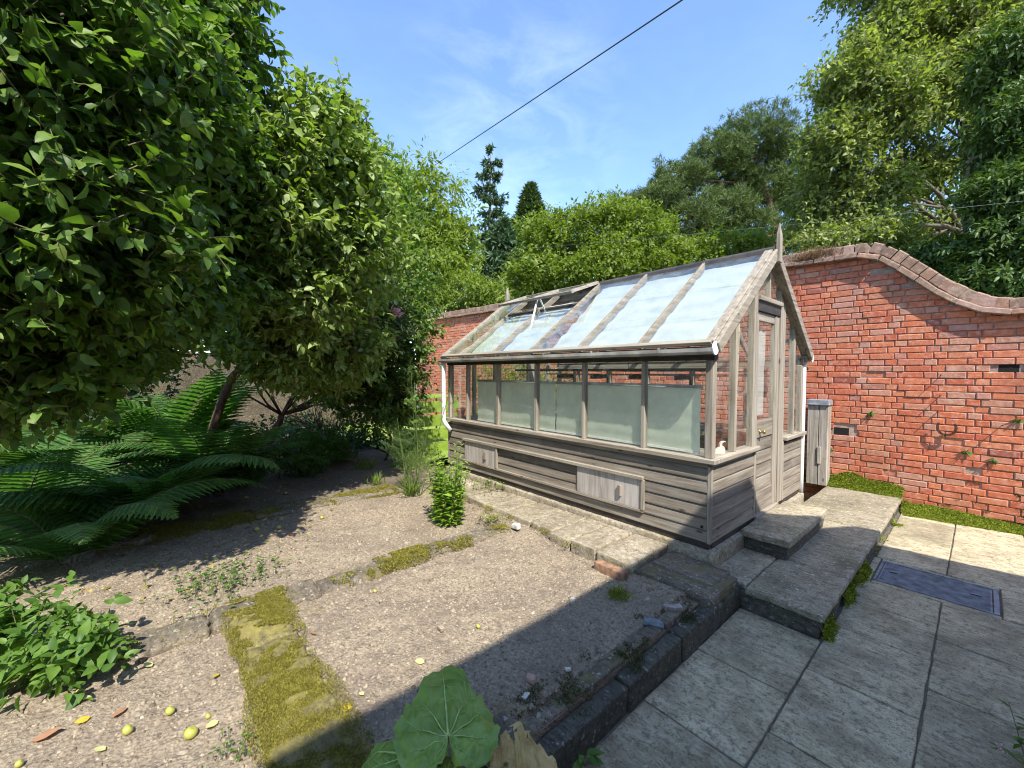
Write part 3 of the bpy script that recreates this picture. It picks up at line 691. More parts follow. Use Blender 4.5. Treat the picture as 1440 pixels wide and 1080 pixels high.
# ------------------------------------------------------------------ greenhouse
Lg, Wg, YR, SL = 3.62, 2.30, -1.15, .741
roofz = lambda y: 1.499 + (.079 - (y if y > YR else 2 * YR - y)) * SL
gh = thing('greenhouse', 'weathered cedar greenhouse with pitched glass roof beside the brick wall', 'greenhouse', (1.81, -1.15, 0))
def gp(name, mb, m, bevel=.0025, parent=None, smooth=False): return obj(name, mb, M[m] if isinstance(m, str) else m, parent or gh, smooth, bevel)
nx = nrm(np.array([0, SL, 1.])); slope_n = {1: nx, -1: nx * [1, -1, 1]}
def RP(x, y, h, side=1):
    yy_ = y if side == 1 else 2 * YR - y
    return np.array([x, yy_, 1.499 + (.079 - y) * SL]) + slope_n[side] * h
def roofslab(mb, x0, x1, ya, yb, h0, h1, side=1, tilt=0):
    V = [RP(x0, ya, h0, side), RP(x1, ya, h0, side), RP(x1, yb, h0 + tilt, side), RP(x0, yb, h0 + tilt, side), RP(x0, ya, h1, side), RP(x1, ya, h1, side), RP(x1, yb, h1 + tilt, side), RP(x0, yb, h1 + tilt, side)]
    F = [(0, 1, 2, 3), (7, 6, 5, 4), (0, 4, 5, 1), (1, 5, 6, 2), (2, 6, 7, 3), (3, 7, 4, 0)]
    return mb.add(V, F if side == 1 else [f[::-1] for f in F])
# plinth and base
mb = MB()
for a in ((-.03, Lg + .03, -.10, .025), (-.03, Lg + .03, -Wg - .02, -Wg + .1), (-.03, .1, -Wg + .101, -.101), (Lg - .1, Lg + .03, -Wg + .101, -.101)): mb.stone(*a, -.36, -.052, .012, .004, .06, 9, 210)
gp('plinth', mb, 'concrete', 0, smooth=True)
mb = MB(); mb.box(.02, Lg - .02, -.06, -.012, -.053, .004); mb.box(.02, Lg - .02, -Wg + .012, -Wg + .06, -.053, .004); mb.box(.012, .06, -Wg + .061, -.061, -.053, .004); mb.box(Lg - .06, Lg - .012, -Wg + .061, -.061, -.053, .004)
gp('sole_plate', mb, 'dark')
def boards(a, b, plane, axis, sign, z0=.0, n=6, h=.0935):
    mb = MB()
    for i in range(n):
        z = z0 + h * i; pr = [(plane - sign * .02, z + .001), (plane + sign * .004, z + .003), (plane + sign * .005, z + .012), (plane - sign * .001, z + h - .016), (plane - sign * .009, z + h - .0035), (plane - sign * .02, z + h - .0005)]
        mb.prism(pr, axis, a, b)
    return mb
gp('front_boarding', boards(.031, Lg - .031, -.004, 0, 1), 'wood_x', .001)
gp('rear_boarding', boards(.031, Lg - .031, -Wg + .004, 0, -1), 'wood_x', .001)
def boardsx(y0, y1, plane, sign, n=6, z0=0, h=.0935):
    mb = MB()
    for i in range(n):
        z = z0 + h * i; P_ = [(plane - sign * .02, z + .001), (plane + sign * .004, z + .003), (plane + sign * .005, z + .012), (plane - sign * .001, z + h - .016), (plane - sign * .009, z + h - .0035), (plane - sign * .02, z + h - .0005)]
        mb.prism(P_, 1, y0, y1)
    return mb
gp('gable_boarding', boardsx(-.862, -.031, .004, -1), 'wood_y', .001)
gp('gable_boarding', boardsx(-Wg + .031, -1.665, .004, -1), 'wood_y', .001)
gp('end_boarding', boardsx(-Wg + .031, -.031, Lg - .004, 1), 'wood_y', .001)
for x in (0, Lg - .03):
    for y in (-.03, -Wg): gp('corner_trim', MB().box(x, x + .03, y, y + .03, -.004, .575), 'pale_z')
gp('panel_trim', MB().box(-.004, .02, -.8985, -.8625, .0, .598), 'pale_z'); gp('panel_trim', MB().box(-.004, .02, -1.6645, -1.642, .0, .598), 'pale_z')
mb = MB(); mb.box(.031, Lg - .031, -.03, -.012, .562, .598); gp('frieze', mb, 'wood_x'); gp('frieze', MB().box(.012, .03, -.86, -.031, .562, .598), 'wood_y')
gp('sill', MB().box(-.036, Lg + .036, -.075, .036, .600, .638), 'pale_x', .005); gp('sill', MB().box(-.036, Lg + .036, -Wg - .036, -Wg + .075, .600, .638), 'pale_x', .005)
gp('sill', MB().box(-.036, .075, -.899, -.076, .600, .638), 'pale_y', .005); gp('sill', MB().box(-.036, .075, -Wg + .076, -1.642, .600, .638), 'pale_y', .005); gp('sill', MB().box(Lg - .075, Lg + .036, -Wg + .076, -.076, .600, .638), 'pale_y', .005)
# posts
PX = [.575, 1.215, 1.87, 2.525, 3.165]
for yf, s in ((0, 1), (-Wg, -1)):
    for x in PX: gp('glazing_post', MB().box(x - .016, x + .016, min(yf, yf - s * .055), max(yf, yf - s * .055), .6385, 1.368), 'pale_z')
for x, s in ((0, 1), (Lg, -1)):
    for yf, sy in ((0, -1), (-Wg, 1)): gp('corner_post', MB().box(x, x + s * .058, yf, yf + sy * .062, .6385, 1.368), 'pale_z', .004)
for yf, s in ((0, 1), (-Wg, -1)):
    y0, y1 = sorted((yf + s * .012, yf - s * .06)); gp('eaves_beam', MB().box(-.01, Lg + .01, y0, y1, 1.3685, 1.432), 'dark')
    y0, y1 = sorted((yf + s * .055, yf + s * .0125)); gp('fascia', MB().box(-.03, Lg + .03, y0, y1, 1.40, 1.468), 'dark' if s == 1 else 'pale_x')
gp('eaves_lining', MB().box(.06, Lg - .06, -Wg + .062, -Wg + .085, 1.33, 1.40), 'pale_x')
# gable frames
def gpost(x0, x1, ya, yb, zb, m='pale_z', ov=.03):
    mb = MB(); yc = (ya + yb) / 2
    if (ya - YR) * (yb - YR) < 0: top = [(ya, roofz(ya) - ov), (YR, roofz(YR) - ov), (yb, roofz(yb) - ov)]
    else: top = [(ya, roofz(ya) - ov), (yb, roofz(yb) - ov)]
    mb.prism([(ya, zb), *top, (yb, zb)], 0, x0, x1); return mb
for x0, x1 in ((.0, .05), (Lg - .05, Lg)):
    for ya, yb, zb in ((-.41, -.455, .6385), (-.80, -.885, .6385), (-1.645, -1.50, .0 if x0 == 0 else .6385), (-2.0, -1.955, .6385)): gp('gable_post', gpost(x0, x1, ya, yb, zb), 'pale_z')
    gp('gable_bar', gpost(x0 + .005, x1 - .005, -1.185, -1.215, 1.9565), 'pale_z')
gp('door_lintel', MB().box(-.02, .055, -1.4995, -.8855, 1.915, 1.956), 'pale_y', .004); gp('door_head', MB().box(.0, .05, -1.4995, -.8855, 1.825, 1.9145), 'dark')
gp('end_rail', MB().box(Lg - .05, Lg, -1.4995, -.8855, 1.915, 1.956), 'pale_y')
# bargeboards, end rafters, rafters
for x0, x1 in ((-.07, -.038), (Lg + .038, Lg + .07)):
    for side in (1, -1):
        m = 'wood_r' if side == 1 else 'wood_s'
        mb = MB(); roofslab(mb, x0, x1, .095, YR + .001, -.085, .0, side); gp('bargeboard', mb, m, .004)
for x0, x1 in ((-.0375, .03), (Lg - .03, Lg + .0375)):
    for side in (1, -1):
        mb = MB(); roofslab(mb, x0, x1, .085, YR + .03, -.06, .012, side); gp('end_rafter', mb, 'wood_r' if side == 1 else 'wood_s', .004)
for x in PX:
    for side in (1, -1):
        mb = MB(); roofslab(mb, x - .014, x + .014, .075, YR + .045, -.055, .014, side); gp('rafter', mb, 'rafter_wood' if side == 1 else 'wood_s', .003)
gp('ridge_beam', MB().box(-.035, Lg + .035, YR - .026, YR + .026, 2.235, 2.395), 'wood_x')
mb = MB(); mb.prism([(YR - .062, 2.345), (YR - .05, 2.395), (YR - .02, 2.418), (YR + .02, 2.418), (YR + .05, 2.395), (YR + .062, 2.345), (YR + .05, 2.345), (YR + .0262, 2.3955), (YR - .0262, 2.3955), (YR - .05, 2.345)], 0, -.05, Lg + .05); gp('ridge_cap', mb, 'ridge')
for x in (-.055, Lg + .055):
    mb = MB(); c = (x, YR)
    mb.add([(x - .016, YR - .036, 2.27), (x + .016, YR - .036, 2.27), (x + .016, YR + .036, 2.27), (x - .016, YR + .036, 2.27), (x - .014, YR - .032, 2.52), (x + .014, YR - .032, 2.52), (x + .014, YR + .032, 2.52), (x - .014, YR + .032, 2.52), (x, YR - .012, 2.62), (x, YR + .012, 2.62)],
           [(3, 2, 1, 0), (0, 1, 5, 4), (1, 2, 6, 5), (2, 3, 7, 6), (3, 0, 4, 7), (4, 5, 8), (5, 6, 9, 8), (6, 7, 9), (7, 4, 8, 9)])
    mb.v[-1] = mb.v[-1] + np.array([-.018 if x < 0 else .018, 0, 0]) * 1.0
    gp('finial', mb, 'pale_z', .002)
# roof glass
edges_x = [.03] + [v for x in PX for v in (x - .017, x + .017)] + [Lg - .03]
bays = [(edges_x[i] + .002, edges_x[i + 1] - .002) for i in range(0, 12, 2)]
laps = [(.07, -.29), (-.28, -.71), (-.70, YR + .065)]
for side in (1, -1):
    for bi, (a, b) in enumerate(bays):
        for li, (ya, yb) in enumerate(laps):
            if side == 1 and bi in (3, 4) and li == 2: continue
            mb = MB(); roofslab(mb, a, b, ya, yb, -.004, .0, side, -.006); gp('roof_pane', mb, 'roofglass', 0)
mb = MB(); roofslab(mb, -.02, Lg + .02, .10, .066, -.012, .014); gp('eaves_bar', mb, 'pale_x')
# roof vent
vx0, vx1 = 1.855, 3.185
gp('vent_sill', roofslab(MB(), vx0 + .03, vx1 - .03, -.70, -.735, -.03, .012), 'dark')
vt = gp('roof_vent', MB().box(vx0, vx0 + .001, YR + .07, YR + .071, 2.3, 2.301), 'wood_x', 0)
va = math.atan(SL) - D2R(17); vd = np.array([0, math.cos(va), -math.sin(va)]); vn = np.array([0, math.sin(va), math.cos(va)]); vo = RP(0, YR + .055, .03)
def vbox(mb, x0, x1, u0, u1, h0, h1):
    V = [vo + np.array([x, 0, 0]) + vd * u + vn * h for h in (h0, h1) for u in (u0, u1) for x in (x0, x1)]
    return mb.add(V, [(0, 2, 3, 1)[::-1], (4, 5, 7, 6)[::-1], (0, 1, 5, 4)[::-1], (2, 6, 7, 3)[::-1], (0, 4, 6, 2)[::-1], (1, 3, 7, 5)[::-1]])
for x0, x1 in ((vx0, vx0 + .045), ((vx0 + vx1) / 2 - .02, (vx0 + vx1) / 2 + .02), (vx1 - .045, vx1)): gp('vent_frame', vbox(MB(), x0, x1, .0, .51, -.015, .02), 'pale_y', parent=vt)
gp('vent_frame', vbox(MB(), vx0 - .01, vx1 + .01, .511, .555, -.018, .014), 'pale_x', parent=vt); gp('vent_frame', vbox(MB(), vx0 + .046, vx1 - .046, -.01, .03, -.014, .018), 'wood_x', parent=vt)
gp('vent_pane', vbox(MB(), vx0 + .046, (vx0 + vx1) / 2 - .021, .031, .51, .0, .004), 'roofglass', 0, vt); gp('vent_pane', vbox(MB(), (vx0 + vx1) / 2 + .021, vx1 - .046, .031, .51, .0, .004), 'roofglass', 0, vt)
pa = vo + np.array([2.42, 0, 0]) + vd * .5; pb = RP(2.42, -.70, -.02)
gp('vent_stay', MB().beam(pa - vn * .02, pb, .022, .008).beam(pa - vn * .02 + np.array([.05, 0, 0]), pb + np.array([.0, .28, -.3]), .018, .018), 'pipe', 0, vt)
# wall glass
fx = [.058] + [v for x in PX for v in (x - .016, x + .016)] + [Lg - .058]
for y0, y1 in ((-.030, -.026), (-Wg + .026, -Wg + .030)):
    for i in range(0, 12, 2): gp('wall_pane', MB().box(fx[i] + .001, fx[i + 1] - .001, y0, y1, .639, 1.368), 'glass', 0)
for x0 in (.022, Lg - .026):
    for ya, yb, zb in ((-.0635, -.409, .639), (-.4555, -.799, .639), (-1.954, -1.646, .639), (-Wg + .0635, -2.001, .639), (-.886, -1.184, 1.957), (-1.4995, -1.216, 1.957)):
        gp('gable_pane', gpost(x0, x0 + .004, ya, yb, zb, ov=.07), 'glass', 0)
gp('gable_pane', MB().box(Lg - .026, Lg - .022, -1.499, -.886, .639, 1.914), 'glass', 0)
# door
dr = gp('door', MB().box(.018, .05, -.965, -.8995, .012, 1.822), 'pale_z')
gp('stile', MB().box(.012, .052, -1.4985, -1.385, .012, 1.822), 'pale_z', parent=dr); gp('rail', MB().box(.02, .05, -1.3845, -.9655, 1.745, 1.822), 'pale_y', parent=dr)
gp('rail', MB().box(.02, .05, -1.3845, -.9655, .69, .845), 'wood_y', parent=dr); gp('rail', MB().box(.014, .05, -1.3845, -.9655, .012, .20), 'wood_y', parent=dr)
gp('door_boarding', boardsx(-1.384, -.966, .03, -1, 4, .201, .122), 'wood_y', .001, dr); gp('door_pane', MB().box(.033, .037, -1.3845, -.9655, .8455, 1.7445), 'glass', 0, dr)
kb = MB(); kb.lathe([(.001, .0), (.016, .004), (.02, .012), (.017, .022), (.008, .028), (.008, .045), (.022, .047), (.022, .05)], (0, 0, 0), 14)
kb.v[0] = kb.v[0][:, [2, 0, 1]] * [1, 1, 1] + np.array([-.032, -1.04, .745]); gp('door_knob', kb, 'brass', 0, dr, True)
gp('threshold', MB().box(-.015, .06, -1.499, -.8995, -.045, .008), 'pale_y')
# low sliding vents on the front
gp('vent_rail', MB().box(.55, 3.22, .0005, .034, .372, .402), 'pale_x'); gp('vent_rail', MB().box(.55, 3.22, .0005, .022, .095, .118), 'wood_x')
for a, b in ((.57, 1.27), (2.53, 3.19)):
    lv = gp('low_vent', MB().box(a, b, .0015, .0125, .1185, .3715), 'ply')
    gp('vent_frame', MB().box(a - .03, a - .001, .001, .026, .1185, .3715), 'pale_z', parent=lv)
    gp('handle', MB().box(a + .19, a + .225, .0128, .034, .19, .285), 'wood_z', parent=lv)
gp('knot_hole_shade', MB().box(.055, .075, .0005, .0015, .105, .125), 'black', 0)  # black patch painted as the hole's shade, no opening in the board
# gutters and downpipes
for s, yc, m in ((1, .105, 'gutter'), (-1, -Wg - .105, 'gutter')):
    mb = MB(); k = 10; r0, r1 = .046, .041; V = []
    for x in (-.05, Lg + .03):
        for r in (r0, r1):
            for j in range(k + 1):
                a = math.pi + math.pi * j / k; V.append((x, yc + r * math.copysign(abs(math.cos(a)) ** .45, math.cos(a)), 1.452 - r * abs(math.sin(a)) ** .45))
    n_ = k + 1; F = []
    for j in range(k):
        F += [(j, j + 1, 2 * n_ + j + 1, 2 * n_ + j), (n_ + j, 3 * n_ + j, 3 * n_ + j + 1, n_ + j + 1), (j, n_ + j, n_ + j + 1, j + 1), (2 * n_ + j, 2 * n_ + j + 1, 3 * n_ + j + 1, 3 * n_ + j)]
    F += [(0, 2 * n_, 3 * n_, n_), (k, n_ + k, 3 * n_ + k, 2 * n_ + k)]
    mb.add(V, F); gu = gp('gutter', mb, m, 0, smooth=False)
    mb = MB(); mb.tube([(-.058, yc, 1.449), (-.0502, yc, 1.449)], .049, 16); gp('end_cap', mb, 'pipe', 0, gu)
    for x in (.35, 1.0, 1.6, 2.15, 2.75, 3.3):
        mb = MB(); V = []
        for xx in (x - .011, x + .011):
            for j in range(k + 1):
                a = math.pi * .98 + math.pi * 1.04 * j / k; V.append((xx, yc + .0495 * math.copysign(abs(math.cos(a)) ** .45, math.cos(a)), 1.453 - .0495 * math.copysign(abs(math.sin(a)) ** .45, -math.sin(a))))
        mb.add(V, [(j, j + 1, n_ + j + 1, n_ + j) for j in range(k)]); gp('bracket', mb, m, 0, gu)
    px = 3.575 if s == 1 else .02; y_ = yc - s * .005
    pts = [(px, yc, 1.42), (px, y_, 1.36), (px, y_, .62), (px - .02, y_ - s * .02, .56), (px - .07, y_ - s * .07, .47)] if s == 1 else [(px, yc, 1.42), (px, y_ + .03, 1.34), (px, y_ + .04, .2), (px, y_ + .04, -.1)]
    mb = MB(); mb.tube(pts, .03, 12); gp('downpipe', mb, 'pipe', 0, smooth=True)
mb = MB(); mb.tube([(.02, -Wg - .07, 1.33), (.02, -Wg - .2, 1.33)], .022, 10); gp('pipe_clip', mb, 'dark', 0)

# ------------------------------------------------------------------ inside the greenhouse
def slats(mb, x0, x1, y0, y1, z, n, th=.018):
    w = (y1 - y0) / n
    for i in range(n): mb.box(x0, x1, y0 + w * i, y0 + w * (i + .78), z - th, z)
def bench(name, label, x0, x1, y0, y1, z, zl, cat):
    t = thing(name, label, cat, ((x0 + x1) / 2, (y0 + y1) / 2, zl))
    mb = MB(); slats(mb, x0, x1, y0, y1, z, 6); obj('slat_top', mb, M['wood_x'], t, bevel=.002)
    mb = MB(); mb.box(x0, x1, y0, y0 + .03, z - .07, z - .0185); mb.box(x0, x1, y1 - .04, y1 - .01, z - .07, z - .0185); obj('rail', mb, M['wood_x'], t)
    for x in (x0 + .05, (x0 + x1) / 2, x1 - .09):
        for y in (y0 + .031, y1 - .0705): obj('leg', MB().box(x, x + .04, y, y + .03, zl, z - .0185), M['wood_z'], t)
bench('staging_bench', 'slatted wooden staging bench behind the front panes of the greenhouse', .12, 3.56, -.52, -.07, .615, -.05, 'bench')
bench('potting_bench', 'slatted wooden bench along the back panes of the greenhouse', .12, 3.5, -2.2, -1.72, .62, -.05, 'bench')
structure(obj('floor', MB().box(.05, Lg - .05, -Wg + .06, -.06, -.2, -.06), M['concrete']))
t = thing('wall_shelf', 'dark slatted high shelf along the back panes of the greenhouse', 'shelf', (1.8, -2.05, 1.2))
mb = MB(); slats(mb, .1, 3.5, -2.16, -1.82, 1.262, 3); obj('slat_top', mb, M['dark'], t)
for x in (.35, 1.215, 1.87, 2.525, 3.2): obj('bracket', MB().box(x - .018, x + .018, -2.2, -1.8, 1.19, 1.2435).box(x - .018, x + .018, -2.235, -2.201, 1.0, 1.32), M['dark'], t)
t = thing('hanging_rail', 'thin dark rail hung with wires across the middle of the greenhouse', 'rail', (1.8, -1.2, 1.28))
obj('bar', MB().box(.3, 3.55, -1.215, -1.19, 1.295, 1.325), M['dark'], t)
for x in (.5, 1.5, 2.5, 3.4): obj('wire', MB().tube([(x, -1.2, 1.325), (x, -1.16, 2.24)], .003, 5), M['rubber'], t)
def blind(label, x0, x1):
    t = thing('roller_blind', label, 'blind', ((x0 + x1) / 2, -.1, 1.16), 'blinds behind the front panes')
    u, v = np.meshgrid(np.linspace(0, 1, 90), np.linspace(0, 1, 26), indexing='ij')
    Pb = np.stack([x0 + (x1 - x0) * u, np.full(u.shape, -.065), .665 + .49 * v], -1).reshape(-1, 3)
    Pb[:, 1] += .006 * vnoise(Pb, 6) * (1.05 - v.ravel()) + .003 * np.sin(Pb[:, 2] * 60 + 2 * vnoise(Pb, 3)) * (1 - v.ravel())
    I = np.arange(90 * 26).reshape(90, 26); Fb = np.stack([I[:-1, :-1], I[1:, :-1], I[1:, 1:], I[:-1, 1:]], -1).reshape(-1, 4)
    npobj('fabric', Pb, Fb, M['blind'], t, True)
    obj('hem_bar', MB().box(x0, x1, -.07, -.058, .65, .668), M['white'], t); obj('roller', MB().tube([(x0 - .01, -.075, 1.165), (x1 + .01, -.075, 1.165)], .014, 10), M['gutter'], t, True)
blind('wide sage roller blind half way down behind the panes nearest the door', .12, 1.615); blind('narrower sage roller blind behind the far front panes next to the flower pot', 1.63, 3.0)
def shade(label, x0a, x0b, x1a, x1b, ya, yb, seed):
    t = thing('roof_shading', label, 'shade cloth', ((x0a + x1a) / 2, -.5, 1.8), 'shade cloths under the roof panes')
    n, m = 90, 50; u, v = np.meshgrid(np.linspace(0, 1, n), np.linspace(0, 1, m), indexing='ij'); y = ya + (yb - ya) * v
    x = (x0a + (x0b - x0a) * v) * (1 - u) + (x1a + (x1b - x1a) * v) * u
    q = np.stack([x.ravel(), y.ravel(), np.full(x.size, seed * 3.)], 1)
    h = -.055 + .012 * vnoise(q, 3.5) + .008 * vnoise(q * [1, 2.5, 1], 6) + .006 * np.sin(y.ravel() * 34 + seed)
    Pv = np.stack([x.ravel(), y.ravel(), 1.499 + (.079 - y.ravel()) * SL], 1) + nx * h[:, None]
    I = np.arange(n * m).reshape(n, m); Fv = np.stack([I[:-1, :-1], I[1:, :-1], I[1:, 1:], I[:-1, 1:]], -1).reshape(-1, 4)
    npobj('fabric', Pv, Fv, M['shade'], t, True)
    for k in (.0, .34, .67, 1.):
        yy_ = ya + (yb - ya) * k; i0 = x0a + (x0b - x0a) * k; i1 = x1a + (x1b - x1a) * k
        obj('batten', MB().tube([RP(i0, yy_, -.075), RP(i1, yy_, -.075)], .006, 6), M['pale_x'], t)
shade('mint shade cloth under the roof panes nearest the door, wrinkled', .06, .06, 1.66, 1.80, .02, -1.06, 1)
shade('mint shade cloth under the far roof panes below the open vent', 1.90, 1.91, 3.42, 3.28, .02, -.86, 5)
mb = MB(); 
t = thing('door_blind', 'pale blind hung inside the greenhouse door', 'blind', (.07, -1.15, 1.3))
u, v = np.meshgrid(np.linspace(0, 1, 20), np.linspace(0, 1, 60), indexing='ij')
Pb = np.stack([np.full(u.shape, .075), -.955 - .35 * u, .88 + (.80 - .02 * np.abs(np.sin(u * 9))) * v], -1).reshape(-1, 3); Pb[:, 0] += .008 * vnoise(Pb, 7)
I = np.arange(1200).reshape(20, 60); npobj('fabric', Pb, np.stack([I[:-1, :-1], I[1:, :-1], I[1:, 1:], I[:-1, 1:]], -1).reshape(-1, 4), M['shade'], t, True)
obj('roller', MB().tube([(.075, -.94, 1.69), (.075, -1.32, 1.69)], .012, 8), M['gutter'], t)
# flower pot, tool, cane
t = thing('flower_pot', 'small terracotta plastic flower pot on the staging at the far end', 'flower pot', (3.49, -.13, .615))
mb = MB(); mb.lathe([(0, .0), (.042, .0), (.056, .12), (.064, .12), (.066, .15), (.058, .15), (.056, .125), (.045, .02), (0, .02)], (3.49, -.13, .615), 22); obj('pot', mb, M['terracotta'], t, True)
mb = MB(); mb.lathe([(.001, .128), (.055, .126)], (3.49, -.13, .615), 16); obj('compost', mb, M['soil'], t)
ol = np.array([(0, 28), (100, 108), (105, 148), (125, 173), (165, 180), (180, 168), (155, 166), (135, 153), (130, 128), (160, 108), (170, 78), (165, 0), (0, 0)], float) / 1500
t = thing('hand_hook', 'cream hooked tool on the staging by the corner post', 'tool', (.12, -.3, .616)); mb = MB(); rr = nrm(np.array([-.66, -.75, 0]))
V = [np.array([.10, -.22, .616]) + rr * a + np.array([0, 0, b]) + np.array([.75, -.66, 0]) * k for k in (0, .025) for a, b in ol]; n = len(ol)
mb.add(V, [tuple(range(n))[::-1], tuple(range(n, 2 * n))] + [(i, (i + 1) % n, n + (i + 1) % n, n + i) for i in range(n)]); obj('body', mb, M['white'], t, bevel=.002)
t = thing('bamboo_cane', 'jointed pale bamboo cane hung inside the gable panes left of the door', 'cane', (.12, -.7, 1.0))
cp = [(.10, -.735, 1.80), (.10, -.728, 1.55), (.10, -.715, 1.30), (.10, -.70, 1.08), (.105, -.69, .985), (.12, -.62, .88)]
mb = MB(); mb.tube(cp, .009, 8); obj('stem', mb, M['straw'], t, True)
mb = MB()
for z in (1.63, 1.45, 1.27, 1.08): mb.tube([(.10, -.713 - (z - 1.3) * .04, z - .006), (.10, -.713 - (z - 1.3) * .04, z + .006)], .0125, 8)
obj('joint', mb, M['straw'], t)

# ------------------------------------------------------------------ wooden post by the wall, horseshoe, nails
t = thing('boxed_post', 'short silvered wooden post with a metal cap between greenhouse and brick wall', 'post', (.11, -3.5, ZB))
obj('plank', MB().box(.095, .215, -3.47, -3.43, ZB, .865), M['post'], t, bevel=.004); obj('plank', MB().box(-.005, .089, -3.468, -3.428, ZB, .865), M['post'], t, bevel=.004)
obj('side_board', MB().box(-.005, .215, -3.6, -3.4705, ZB, .86), M['post'], t); obj('block', MB().box(.06, .1, -3.4275, -3.415, .10, .32), M['post'], t, bevel=.003)
obj('cap', MB().box(-.02, .23, -3.61, -3.405, .866, .885).box(-.012, .222, -3.605, -3.4145, .886, .935), M['zinc'], t, bevel=.003)
t = thing('horseshoe', 'rusty horseshoe hung open side up on the brick wall', 'horseshoe', (-1.045, YW + .02, .6))
mb = MB(); pts = []
for i in range(19):
    a = D2R(-215 + 250 * i / 18); pts.append((-1.045 + .072 * math.cos(a), YW + .055, .675 + .085 * math.sin(a)))
for a, b in zip(pts[:-1], pts[1:]): mb.beam(a, b, .012, .024, up=(0, 1, 0)) if False else mb.beam(a, b, .024, .012, up=(0, 1, 0))
obj('shoe', mb, M['rust'], t); obj('nail', MB().tube([(-1.045, YW - .02, .60), (-1.045, YW + .075, .60)], .005, 6), M['rust'], t)
for (x, z, lab) in ((-.98, 1.25, 'bent nail high on the brick wall above the horseshoe'), (-.98, 1.02, 'rusty nail in the brick wall a few courses below the highest nail'), (-.97, .845, 'rusty nail in the brick wall just above the horseshoe'), (-1.44, .73, 'rusty nail in the brick wall right of the horseshoe')):
    mb = MB(); mb.tube([(x, YW - .02, z), (x - .006, YW + .085, z + .012), (x - .012, YW + .10, z + .022)], .0045, 6); tag(obj('wall_nail', mb, M['rust']), lab, 'nail', 'nails in the brick wall')
t = thing('compost_bin', 'lime green slatted compost bin beyond the far end of the greenhouse', 'compost bin', (6.1, -1.1, -.35))
mb = MB()
for i in range(4): mb.box(5.8, 6.7, -.62, -.59, -.33 + .27 * i, -.33 + .27 * i + .22); mb.box(5.77, 5.799, -1.6, -.59, -.33 + .27 * i, -.33 + .27 * i + .22)
obj('slat_side', mb, M['lime'], t, bevel=.004)
for x, y in ((5.8, -.65), (6.66, -.65), (5.8, -1.6), (6.66, -1.6)): obj('post', MB().box(x, x + .03, y - .03, y, -.4, .76), M['lime'], t)
mb = MB(); mb.box(5.74, 6.73, -1.63, -.56, .761, .79); obj('lid', mb, M['lime'], t, bevel=.004)
# cables
p0, p1 = np.array([-3.2, -1.0, 9.4]), np.array([12.3, -5.0, 8.9])
def at(u, v, D): return np.array([-1.293, 3.0819, 1.268]) + D * (Fw + Rt * (u - 720) / f_px - Up * (v - 540) / f_px)

# ------------------------------------------------------------------ trees
B_PINE = [(8.92,-27.0,16.95,2.44,2.44,1.22),(10.64,-24.95,15.53,2.26,2.26,1.22),(11.65,-22.19,13.63,2.04,2.04,1.09),(7.66,-29.93,16.08,2.34,2.34,1.46),(12.51,-21.14,12.36,1.9,1.9,1.0),(14.17,-20.75,12.07,1.69,1.69,1.13),(8.7,-28.64,13.83,2.44,2.44,1.17),(10.26,-25.26,12.34,2.11,2.11,1.13),(11.21,-22.6,11.24,2.04,2.04,1.0),(7.32,-31.75,13.94,2.27,2.27,1.31),(9.0,-26.66,11.17,1.88,1.88,0.85),(13.61,-21.34,10.67,1.88,1.88,1.13),(11.11,-25.73,10.55,2.05,2.05,0.88),(6.65,-30.88,11.07,1.95,1.95,1.07),(12.5,-22.56,9.5,1.88,1.88,1.03),(8.73,-29.99,10.4,2.02,2.02,0.81),(10.26,-26.89,14.94,1.95,1.95,1.17)]
B_LIME = [(2.15,-16.28,11.87,1.51,1.51,1.31),(2.44,-15.85,9.65,1.36,1.36,1.25),(1.25,-17.39,13.71,1.57,1.57,1.31),(0.9,-16.9,10.77,1.51,1.51,1.39),(-0.11,-18.97,14.5,1.83,1.83,1.44),(-0.45,-18.49,11.66,1.67,1.67,1.39),(1.54,-16.81,7.96,1.57,1.57,1.2),(0.33,-19.01,9.14,1.35,1.35,1.24),(-1.25,-18.68,12.41,1.61,1.61,1.46),(3.0,-16.66,7.98,1.23,1.23,1.17),(2.26,-15.89,6.0,1.57,1.57,0.78),(0.5,-19.48,6.89,1.39,1.39,1.0),(1.49,-17.23,16.58,1.83,1.83,1.57),(-0.56,-19.6,17.11,2.35,2.35,1.57),(-2.25,-19.9,14.12,1.95,1.95,1.95),(1.47,-15.27,5.69,1.46,1.46,0.73)]
B_CHEST = [(-1.88,-14.63,7.73,1.19,1.19,1.34),(-1.66,-15.24,10.02,1.0,1.0,1.2),(-0.8,-14.77,4.23,1.15,1.15,1.0),(-1.74,-13.58,4.6,1.13,1.13,1.02),(0.43,-14.89,4.47,1.13,1.13,0.81),(-1.59,-13.46,5.97,0.91,0.91,0.73),(-2.36,-14.36,6.16,1.28,1.28,1.46),(-1.35,-13.85,3.7,1.34,1.34,0.77),(2.0,-14.61,4.59,1.46,1.46,0.58)]
B_WALNUT = [(13.31,-4.78,7.5,1.73,1.73,1.84),(13.35,-3.9,5.95,1.62,1.62,1.62),(12.29,-5.12,5.82,1.21,1.21,1.35),(15.21,-4.16,8.77,1.48,1.48,1.3),(15.97,-3.26,7.87,1.78,1.78,1.78),(12.17,-4.45,4.63,1.57,1.57,1.04),(12.22,-5.98,6.25,0.72,0.72,1.0),(13.54,-2.87,4.75,1.31,1.31,1.31),(17.99,-2.44,7.31,2.19,2.19,2.19)]
